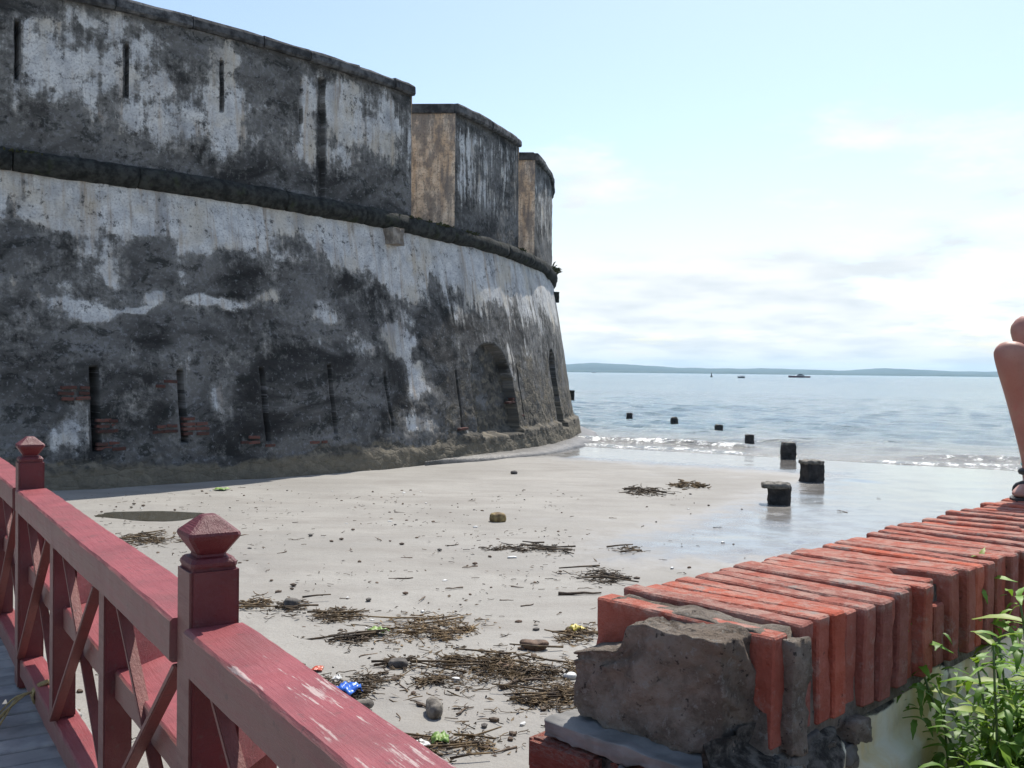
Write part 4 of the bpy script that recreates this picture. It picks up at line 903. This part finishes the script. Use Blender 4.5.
    # sandals: sole and straps; a dark band with a turquoise stripe round the near ankle
    for an in (ank1, ank2):
        c0 = an+fwd*.06-up*.064; V = []; n = 20
        for z in (-.007, .008):
            for k in range(n): t = 2*math.pi*k/n; q = c0+fwd*(.135*math.cos(t))+side*(.045*math.sin(t)*(1+.15*math.cos(t)))+up*z; V.append(tuple(q))
        F = [tuple(range(n))[::-1], tuple(range(n, 2*n))]+[(k, (k+1) % n, n+(k+1) % n, n+k) for k in range(n)]; mesh_obj('sandal', V, F, M_SANDAL, root)
        for dz, dr, rr2, mt, rt in ((.022, .0, .043, M_SANDAL, .013), (.048, .0, .039, M_TEAL, .008), (-.012, .075, .041, M_SANDAL, .012), (.068, .0, .037, M_SANDAL, .011)):
            c = []
            for k in range(17): t = 2*math.pi*k/16; c.append(tuple(an+fwd*(dr+rr2*math.cos(t)*(1 if dr == 0 else .35))+side*rr2*math.sin(t)+up*(dz+(.0 if dr == 0 else .02*math.cos(t)*0+.028*abs(math.cos(t))-.03))))
            v, f = tube(c, rt, 7, False); mesh_obj('strap', v, f, mt, root, smooth=True)
M_SKIN = mat_skin()
person()

# ------------------------------------------------------------------ pile stumps in the shallows
def stump(x0, x1, yt, yb, label, cap=0, seed=0):
    xm = (x0+x1)/2; b = on_beach(xm, yb, True); D = b.y; w = (x1-x0)/FPX*D*.86; h = (yb-yt)/FPX*D; r = random.Random(seed)
    e = empty('pile_stump', b, label, 'pile stump', 'black pile stumps in the shallows', rz=r.uniform(-.25, .25))
    def pr(p):
        t = p[2]/h; k = 1+.10*(float(vnoise(t*4+seed, p[0]*5, seed))-.5); return (p[0]*k, p[1]*k, p[2])
    lump('shaft', w, w, h+.5, (0, 0, (h-.5)/2-.01), M_PILE, e, seed, .035, pr, 14, fr=1.3, rnd=.12)
    if cap: lump('worn_top', w*cap, w*cap, .09, (-.06*(cap > 1.2), 0, h-.02), M_PILETOP, e, seed+3, .04, None, 10, fr=1.3, rnd=.25)
M_PILETOP = simple('pale_barnacled_top', (.06, .055, .045), (.22, .2, .17), 9, .9, .8, .03, obj=False)
stump(766, 792, 484, 504, 'nearest black pile stump with a pale jagged overhanging top', 1.25, 1)
stump(801, 822, 461, 481.5, 'broad black pile stump with a flat lipped top, second nearest', 1.12, 2)
stump(780, 796.5, 443, 458.8, 'black pile stump with a sloping top standing in the wave line', .9, 3)
stump(744.5, 754.5, 434, 444.2, 'upright dark pile stump just beyond the wave line', 0, 4)
stump(714.5, 723, 425, 430.7, 'low stub of a pile barely above the water', .9, 5)
stump(670.5, 678, 417.5, 423.8, 'small dark pile with a pointed top out in the water', .7, 6)
stump(626, 633, 412.5, 418.9, 'small square pile nearest the fortress out in the water', 0, 7)

# ------------------------------------------------------------------ boats and buoy
def hull(name, L, B, Hh, mat, parent, sheer=.35):
    st = 14; V = []; F = []
    for i in range(st+1):
        t = i/st; x = (t-.5)*L; wd = B/2*(1-max(0, (t-.55)/.45)**2.2)*(.86+.14*min(1, t*5)); zt = Hh*(1+sheer*t*t)
        V += [(x, -wd, zt), (x+.0*L, -wd*.82, Hh*.2), (x, -wd*.4, -.35*Hh), (x, wd*.4, -.35*Hh), (x, wd*.82, Hh*.2), (x, wd, zt)]
    for i in range(st):
        for k in range(5): F.append((i*6+k, (i+1)*6+k, (i+1)*6+k+1, i*6+k+1))
        F.append((i*6+5, (i+1)*6+5, (i+1)*6, i*6))
    F.append((0, 1, 2, 3, 4, 5)); return mesh_obj(name, V, F, mat, parent)
def bx(name, x0, x1, y0, y1, z0, z1, mat, parent, rake=0): 
    return solid(name, [(x0, y0, z0), (x1, y0, z0), (x1, y1, z0), (x0, y1, z0), (x0, y0, z1), (x1-rake, y0, z1), (x1-rake, y1, z1), (x0, y1, z1)], mat, parent, 0)
p = on_z(799, 377.6, 0); b1 = empty('motor_yacht', p, 'maroon hulled cabin boat with a low superstructure, farthest right on the water', 'boat', rz=math.pi+.1)
k = p.y/FPX; Lb = 22*k; hull('hull', Lb, Lb*.24, 1.5*k, M_HULLR, b1); bx('cabin', -Lb*.22, Lb*.18, -Lb*.08, Lb*.08, 1.5*k, 2.7*k, M_HULLW, b1, Lb*.06); bx('cabin_window', -Lb*.20, Lb*.13, -Lb*.083, Lb*.083, 2.0*k, 2.4*k, M_GLASS, b1, Lb*.02); bx('wheelhouse', -Lb*.14, Lb*.05, -Lb*.06, Lb*.06, 2.7*k, 3.6*k, M_HULLD, b1, Lb*.03)
v, f = tube([(-Lb*.05, 0, 3.5*k), (-Lb*.05, 0, 5.0*k)], .06*k, 6); mesh_obj('mast', v, f, M_HULLD, b1)
p = on_z(741.5, 378, 0); b2 = empty('fishing_boat', p, 'small open fishing boat with a canopy, in the middle of the three', 'boat', rz=.2)
k = p.y/FPX; Lb = 7.4*k; hull('hull', Lb, Lb*.28, 1.3*k, M_HULLD, b2); bx('canopy', -Lb*.25, Lb*.2, -Lb*.13, Lb*.13, 2.6*k, 2.85*k, M_HULLW, b2)
for x in (-.23, .18):
    for y in (-.12, .12): v, f = tube([(x*Lb, y*Lb, .9*k), (x*Lb, y*Lb, 2.65*k)], .12*k, 5); mesh_obj('canopy_post', v, f, M_HULLD, b2)
bx('engine', -Lb*.54, -Lb*.46, -Lb*.05, Lb*.05, .3*k, 1.9*k, M_HULLD, b2); bx('console', Lb*-.02, Lb*.1, -Lb*.06, Lb*.06, .9*k, 2.0*k, M_HULLD, b2, Lb*.03)
p = on_z(711.5, 377, 0); by = empty('navigation_buoy', p, 'dark navigation buoy with a pointed top, left of the small fishing boat', 'buoy'); k = p.y/FPX
def lathe(prof, n=12):
    V = [(r*math.cos(2*math.pi*i/n), r*math.sin(2*math.pi*i/n), z) for r, z in prof for i in range(n)]; F = [(j*n+i, j*n+(i+1) % n, (j+1)*n+(i+1) % n, (j+1)*n+i) for j in range(len(prof)-1) for i in range(n)]+[tuple(range(n))[::-1], tuple((len(prof)-1)*n+i for i in range(n))]; return V, F
v, f = lathe([(1.2*k, -.5*k), (1.5*k, 0), (1.5*k, .5*k), (1.1*k, .8*k)]); mesh_obj('float', v, f, M_BUOY, by); v, f = lathe([(.8*k, .8*k), (.3*k, 3.4*k), (.3*k, 3.6*k)], 8); mesh_obj('tower', v, f, M_HULLD, by); v, f = lathe([(.5*k, 3.6*k), (.05*k, 4.6*k)], 8); mesh_obj('topmark', v, f, M_BUOY, by)
p = on_z(594, 373.0, 0); b3 = empty('speedboat', p, 'tiny white speedboat with a foaming wake beside the fortress', 'boat', rz=math.pi); k = p.y/FPX
hull('hull', 5*k, 1.4*k, .7*k, M_HULLW, b3); bx('windscreen', -.3*k, .9*k, -.4*k, .4*k, .7*k, 1.2*k, M_GLASS, b3, .4*k)
wk = lump('wake_foam', 9*k, 2*k, .35*k, (-6*k, 0, 0), M_HULLW, b3, 5, .12*k, None, 8, fr=.02)

# ------------------------------------------------------------------ things washed up on the sand
dr = random.Random(77)
def ground(p): return Vector((p.x, p.y, zb(p.x, p.y)))
def strand(r, L, curl, rad_, flat=.35, n=6):
    a = r.uniform(0, 6.28); p = Vector((0, 0, 0)); pts = []; e = r.gauss(0, flat*.4)
    for i in range(n):
        pts.append(p.copy()); a += r.gauss(0, curl); e = e*.6+r.gauss(0, flat*.35); p = p+Vector((math.cos(a), math.sin(a), e))*(L/n)
    c = pts[n//2].copy(); return [q-c for q in pts]
def clump(name, x0, x1, y0, y1, n, label, mat, seed, L=.22, rad_=.004, hgt=.05, sticks=3, mats=None):
    xm = (x0+x1)/2; r = random.Random(seed); b = on_beach(xm, (y0+y1)/2); D = b.y; W = (x1-x0)/FPX*D/2; f_, g_ = on_beach(xm, y1), on_beach(xm, y0); dp = max((g_.y-f_.y)/2, W*.16)
    parts = []; cs = [(r.uniform(-.85, .85), r.uniform(-.6, .6), r.choice((.08, .15, .3, .45))) for _ in range(9)]+[(0, 0, .5)]; n = int(n*1.1); rad_ *= .8; hgt *= .6
    for k in range(n):
        c_ = cs[r.randrange(len(cs))]; u, w = c_[0]+r.gauss(0, c_[2]), c_[1]+r.gauss(0, c_[2]); q = Vector((u*W, w*dp+u*W*.05, abs(r.gauss(0, hgt))*math.exp(-(u*u+w*w))+.006)); s_ = strand(r, L*r.uniform(.2, 1.1), .95, rad_); s_ = [q+x_ for x_ in s_]
        for x_ in s_: x_.z = max(x_.z, .003)
        parts.append(tube(s_, rad_*r.uniform(.6, 1.5), 3))
    fl = []
    for k in range(n//2):
        u, w = r.gauss(0, .5), r.gauss(0, .5); q = Vector((u*W, w*dp, .004+abs(r.gauss(0, hgt*.7))*math.exp(-(u*u+w*w)))); a = r.uniform(0, 6.28); d = Vector((math.cos(a), math.sin(a), r.gauss(0, .4))).normalized()*r.uniform(.012, .05); e_ = d.cross(Vector((r.gauss(0, .3), r.gauss(0, .3), 1))).normalized()*r.uniform(.005, .014)
        fl.append(([q-d, q-e_, q+d*.9+Vector((0, 0, .006)), q+e_], [(0, 1, 2, 3)]))
    parts += fl
    for k in range(sticks):
        u, w = r.gauss(0, .5), r.gauss(0, .4); a = r.uniform(-.6, .6)+(math.pi if r.random() < .5 else 0); l_ = L*r.uniform(.9, 1.7)/2; d = Vector((math.cos(a), math.sin(a), r.uniform(-.03, .12))); q = Vector((u*W, w*dp, .03+hgt*.4)); parts.append(tube([q-d*l_, q+Vector((0, 0, r.uniform(-.01, .01))), q+d*l_], lambda t: rad_*2.6*(1-.4*t), 5))
    V, F = join(parts); o = mesh_obj(name, V, F, mat, None, smooth=True); o.location = b; return tag(o, label, 'seaweed', None, 'stuff')
clump('seaweed_heap', 420, 592, 652, 690, 420, 'widest heap of brown seaweed and sticks left of the brick wall', M_WRACK, 1, .34, .0048, .07, 10)
clump('seaweed_heap', 510, 592, 686, 712, 200, 'tangled brown seaweed in front of the widest heap', M_WRACK, 2, .3, .0045, .05, 5)
clump('seaweed_heap', 378, 482, 617, 645, 240, 'long heap of straw coloured seaweed in the middle of the sand', M_WRACK, 3, .3, .0048, .06, 7)
clump('seaweed_heap', 314, 366, 610, 626, 110, 'orange brown seaweed heap beyond the blue wrapper', M_WRACK, 4, .3, .005, .05, 3)
clump('seaweed_heap', 324, 372, 632, 648, 60, 'thin strands of seaweed and twigs left of the long heap', M_WRACKD, 5, .3, .005, .03, 4)
clump('seaweed_heap', 576, 622, 568, 586, 90, 'dark seaweed with a bent branch beside the brick wall', M_WRACKD, 6, .34, .006, .06, 4)
clump('seaweed_heap', 488, 585, 544, 556, 120, 'scattered line of dark weed and shell on the wet sand', M_WRACKD, 7, .32, .006, .04, 5)
clump('seaweed_heap', 624, 668, 488, 496, 110, 'dark strip of weed near the water edge', M_WRACKD, 8, .4, .010, .07, 2)
clump('seaweed_heap', 671, 703, 483.5, 489, 80, 'small straw coloured strip of weed near the water edge', M_WRACK, 9, .4, .012, .09, 0)
clump('seaweed_heap', 112, 196, 533, 549, 150, 'seaweed by the brown puddle, seen behind the red railing', M_WRACK, 10, .35, .006, .05, 5)
clump('seaweed_heap', 240, 275, 598, 614, 60, 'seaweed just right of the near railing post', M_WRACK, 11, .28, .005, .05, 3)
clump('seaweed_heap', 276, 312, 600, 618, 50, 'weed tuft with a dark lump right of the near railing post', M_WRACKD, 12, .26, .005, .05, 3)
clump('seaweed_heap', 300, 385, 668, 712, 160, 'rubbish strewn weed around the blue wrapper', M_WRACKD, 13, .24, .0045, .05, 7)
clump('seaweed_heap', 86, 106, 562, 590, 60, 'weed seen through the railing beside the baluster', M_WRACK, 14, .3, .006, .05, 3)
clump('seaweed_heap', 385, 412, 658, 670, 50, 'small dark tuft of weed between two heaps', M_WRACKD, 15, .2, .005, .04, 2)
clump('seaweed_heap', 556, 598, 625, 645, 80, 'weed with yellow scraps at the brick wall end', M_WRACK, 16, .26, .005, .04, 3)
clump('seaweed_heap', 395, 500, 735, 762, 120, 'weed and green scraps at the bottom edge behind the railing', M_WRACK, 17, .2, .004, .04, 6)
clump('seaweed_heap', 245, 330, 715, 760, 90, 'weed scraps close behind the near railing post', M_WRACKD, 18, .2, .004, .03, 5)
clump('seaweed_heap', 612, 645, 545, 556, 30, 'thin dark weed on the wet sand before the brick wall', M_WRACKD, 19, .3, .006, .03, 2)
def piece(name, px, py, w, d, h, mat, label, cat, seed, amp=.012, prof=None, rz=0, sub=8, group=None):
    b = on_beach(px, py); o = lump(name, w, d, h, (0, 0, h*.32), mat, None, seed, amp, prof, sub, Matrix.Translation(b) @ Matrix.Rotation(rz, 4, 'Z'), fr=1.6, rnd=.8); return tag(o, label, cat, group)
piece('coconut', 498, 522, .27, .22, .19, M_HUSK, 'yellow brown coconut husk lying alone on the sand', 'coconut', 3, .012, None, .4, 10)
piece('driftwood_chunk', 534, 649, .25, .14, .09, M_LOG, 'dark brown boat shaped driftwood chunk above the widest seaweed heap', 'driftwood', 5, .012, lambda p: (p[0], p[1]*(1-1.6*abs(p[0])**1.3*3), p[2]+1.4*p[0]**2), -.1)
piece('driftwood_log', 434, 714, .10, .24, .12, M_GLOG, 'short grey log stub standing out beside the widest seaweed heap', 'driftwood', 7, .012, None, .25)
piece('beach_stone', 398, 667, .15, .11, .08, M_STONE, 'dark lump of wood between the seaweed heaps', 'stone', 9, .01)
piece('beach_stone', 292, 608, .15, .13, .12, M_STONE, 'round dark lump beside the weed tuft near the railing post', 'stone', 10, .012)
piece('beach_stone', 363, 707, .14, .10, .06, M_GLOG, 'grey pebble below the blue wrapper', 'stone', 11, .01)
piece('beach_stone', 514, 474, .16, .14, .10, M_STONE, 'small dark stone on the wet sand below the arched niche', 'stone', 12, .01)
piece('shell', 456, 681, .07, .05, .035, M_WHITEP, 'white shell left of the widest seaweed heap', 'shell', 13, .004)
piece('shell', 512, 558, .12, .07, .03, M_WHITEP, 'white shell fragment beside the scattered dark weed', 'shell', 14, .006)
piece('shell', 570, 678, .10, .09, .05, M_WHITEP, 'pale shell on the widest seaweed heap by the brick wall', 'shell', 15, .006)
def crumple(name, px, py, w, h, mat, label, cat, seed, folds=5):
    b = on_beach(px, py); n = 14; r = random.Random(seed); V = []
    for i in range(n):
        for j in range(n):
            u, v = i/(n-1)-.5, j/(n-1)-.5; k = float(fbm(u*folds+seed, v*folds, seed, 3)); V.append((u*w*(.8+.4*k), v*w*.8*(.8+.4*float(vnoise(v*4, u*4, seed+1))), .01+h*k*(1-1.3*(u*u+v*v))+h*.08*math.sin(u*9+v*4)**2))
    o = mesh_obj(name, V, grid_faces(n, n, flip=False), mat, None, smooth=True); md = o.modifiers.new('thick', 'SOLIDIFY'); md.thickness = .003; o.matrix_world = Matrix.Translation(b) @ Matrix.Rotation(r.uniform(0, 6), 4, 'Z'); return tag(o, label, cat)
crumple('plastic_wrapper', 346, 697, .19, .13, M_BLUE, 'crumpled bright blue plastic wrapper on the sand', 'wrapper', 2)
crumple('plastic_scrap', 318, 671, .10, .03, M_REDP, 'orange red plastic scrap beyond the blue wrapper', 'scrap', 3)
crumple('plastic_scrap', 337, 682, .08, .05, M_WHITEP, 'white plastic scrap touching the blue wrapper', 'scrap', 4)
crumple('plastic_scrap', 577, 633, .13, .10, M_YEL, 'yellow plastic scrap beside the end of the brick wall', 'scrap', 5)
crumple('green_cup', 440, 744, .12, .08, M_GREENP, 'bright green crumpled leaf at the bottom edge of the sand', 'leaf', 6)
crumple('leaf_litter', 281, 733, .12, .03, simple('rust_leaf', (.25, .07, .02), (.16, .06, .03), 9, .7, .2, .004), 'rust red dead leaf behind the near railing post', 'leaf', 7)
crumple('leaf_litter', 222, 490.5, .28, .07, M_GREENP, 'green leafy scrap on the sand at the fortress foot', 'leaf', 8)
crumple('leaf_litter', 378, 634, .16, .07, M_GREENP, 'green scrap at the left end of the long seaweed heap', 'leaf', 9)
crumple('leaf_litter', 421, 748, .10, .05, M_WHITEP, 'pale scrap left of the green leaf at the bottom edge', 'scrap', 10)
crumple('leaf_litter', 505, 668, .16, .05, simple('brown_leaf', (.10, .05, .025), (.15, .09, .05), 9, .7, .2, .004), 'brown dead leaf lying on the widest seaweed heap', 'leaf', 12)
# separate twigs and chips: one mesh of each kind, placed one by one
twm = []
for k in range(6):
    n = 6; a = 0; p = Vector((-.5, 0, 0)); pts = []
    for i in range(n): pts.append(p.copy()); a += dr.gauss(0, .28); p = p+Vector((math.cos(a), math.sin(a), dr.gauss(0, .05)))*(1/n)
    parts = [tube([tuple(q) for q in pts], lambda t: .036*(1-.55*t), 5)]
    if k % 2: q = pts[3]; parts.append(tube([q, q+Vector((.12, .14*(1 if k > 2 else -1), .06)), q+Vector((.26, .2*(1 if k > 2 else -1), .08))], lambda t: .022*(1-.6*t), 4))
    V, F = join(parts); me = bpy.data.meshes.new('twig'); me.from_pydata([tuple(v) for v in V], [], F); me.materials.append(M_TWIG); me.polygons.foreach_set('use_smooth', [True]*len(me.polygons)); twm.append(me)
def twig(px, py, L, az, label='small dark twig lying singly on the open sand', group='twigs scattered over the sand'):
    b = on_beach(px, py); o = obj_of('twig', dr.choice(twm), None, Matrix.Translation(b+Vector((0, 0, L*.03))) @ Matrix.Rotation(az, 4, 'Z') @ Matrix.Rotation(dr.uniform(-.06, .06), 4, 'Y') @ Matrix.Scale(L, 4)); return tag(o, label, 'twig', group)
twig(404, 580, .34, .05, 'long thin branch lying alone in the middle of the sand', None); twig(508, 601, .17, -.1, 'short thick dark stick, left of the pair in the middle', None); twig(530, 606, .22, .6, 'slanting stick, right of the pair in the middle', None); twig(510, 636, .12, .5, 'stubby twig just left of the brown driftwood chunk', None); twig(585, 596, .55, .02, 'long straight stick touching the brick wall', None); twig(535, 690, .5, .05, 'pale straight stick lying across the widest seaweed heap', None)
tp = [(308, 500), (362, 499), (367, 508), (399, 512), (434, 523), (406, 557), (297, 542), (284, 552), (350, 551), (330, 585), (372, 584), (466, 566), (520, 586), (556, 596), (545, 617), (548, 507), (455, 545), (250, 518), (318, 521), (200, 505), (260, 498), (430, 505), (470, 500), (590, 530), (570, 515), (610, 520), (640, 525), (300, 640), (345, 600), (420, 600), (450, 588), (365, 655), (372, 672), (350, 735), (320, 745), (295, 700), (300, 755), (285, 690), (470, 712), (488, 722), (505, 735), (520, 748), (440, 655), (470, 745), (500, 752), (405, 690), (418, 705), (395, 720), (270, 570), (255, 545), (235, 535), (345, 530), (385, 540), (480, 535), (520, 530), (600, 548), (560, 575), (590, 610), (700, 545), (660, 560), (720, 530), (690, 515), (745, 560), (880, 500), (840, 512), (265, 487), (276, 486), (240, 489)]
for px, py in tp: twig(px+dr.uniform(-3, 3), py+dr.uniform(-2, 2), dr.choice((.10, .14, .18, .24))*(1 if py > 480 else 1), dr.uniform(0, 6.28))
chm = []
for k in range(4):
    bm = bmesh.new(); bmesh.ops.create_icosphere(bm, subdivisions=1, radius=.5)
    for v in bm.verts: v.co = Vector((v.co.x*dr.uniform(.8, 1.2), v.co.y*dr.uniform(.5, .8), v.co.z*.45))
    me = bpy.data.meshes.new('chip'); bm.to_mesh(me); bm.free(); me.materials.append((M_TWIG, M_STONE, M_WHITEP, M_LOG)[k]); chm.append(me)
for k in range(280):
    px = dr.uniform(60, 760); py = 490+270*dr.random()**1.5
    if px > 560 and py > 590: continue
    b = on_beach(px, py)
    if (b.x-FC.x)**2+(b.y-FC.y)**2 < 29.2**2: continue
    s_ = dr.uniform(.03, .09); o = obj_of('chip', chm[0 if dr.random() < .6 else dr.randint(1, 3)], None, Matrix.Translation(b+Vector((0, 0, s_*.12))) @ Matrix.Rotation(dr.uniform(0, 6.28), 4, 'Z') @ Matrix.Scale(s_, 4)); tag(o, 'tiny chip of wood or stone on the open sand', 'chip', 'chips scattered over the sand')
def scraps():
    # crumbs of weed and bark too small and too many to count
    r = random.Random(91); parts = []
    for k in range(2600):
        px = r.uniform(60, 700); py = 494+270*r.random()**1.2
        if float(fbm(px*.018, py*.05, 47, 3)) < .50+r.uniform(-.06, .06) or (px > 565 and py > 585): continue
        b = on_beach(px, py)
        if (b.x-FC.x)**2+(b.y-FC.y)**2 < 29.0**2: continue
        b.z += .012; L_ = r.uniform(.012, .06)
        if r.random() < .6: st = [b+x_ for x_ in strand(r, L_*2.2, .6, 0, .2, 4)]; parts.append(tube(st, r.uniform(.002, .0045), 3))
        else:
            a = r.uniform(0, 6.28); d = Vector((math.cos(a), math.sin(a), r.gauss(0, .2)))*L_*.6; e_ = Vector((-d.y, d.x, r.gauss(0, .01)))*r.uniform(.25, .6); parts.append(([b-d, b-e_, b+d, b+e_+Vector((0, 0, .006))], [(0, 1, 2, 3)]))
    V, F = join(parts); tag(mesh_obj('weed_crumbs', V, F, M_WRACKD), 'fine crumbs of weed and bark scattered over the sand', 'debris', kind='stuff')
scraps()
# puddle by the fortress foot
def puddle():
    p = on_beach(150, 515); V = [(p.x, p.y, p.z-.012)]; n = 40
    for k in range(n): t = 2*math.pi*k/n; q = 1+.35*(float(vnoise(3+2*math.cos(t), 3+2*math.sin(t), 6))-.5); V.append((p.x+1.0*math.cos(t)*q, p.y+.50*math.sin(t)*q, p.z-.012))
    o = mesh_obj('puddle', V, [(0, 1+k, 1+(k+1) % n) for k in range(n)], M_PUD); tag(o, 'shallow brown puddle on the sand behind the railing', 'puddle', kind='structure')
puddle()
# ------------------------------------------------------------------ hazy sea air
def haze():
    V = [(x, y, z) for z in (-4.5, 110) for x, y in ((-17000, -9500), (17000, -9500), (17000, 9800), (-17000, 9800))]
    o = mesh_obj('haze', V, [(3, 2, 1, 0), (4, 5, 6, 7), (0, 1, 5, 4), (1, 2, 6, 5), (2, 3, 7, 6), (3, 0, 4, 7)], None)
    m = bpy.data.materials.new('sea_haze'); m.use_nodes = True; t = m.node_tree; t.nodes.clear(); out = t.nodes.new('ShaderNodeOutputMaterial'); v = t.nodes.new('ShaderNodeVolumePrincipled')
    v.inputs['Color'].default_value = (.50, .78, 1, 1); v.inputs['Density'].default_value = 8e-5; v.inputs['Anisotropy'].default_value = .3; t.links.new(v.outputs[0], out.inputs['Volume']); o.data.materials.append(m); tag(o, 'pale sea haze over the bay', 'haze', kind='stuff')
haze()
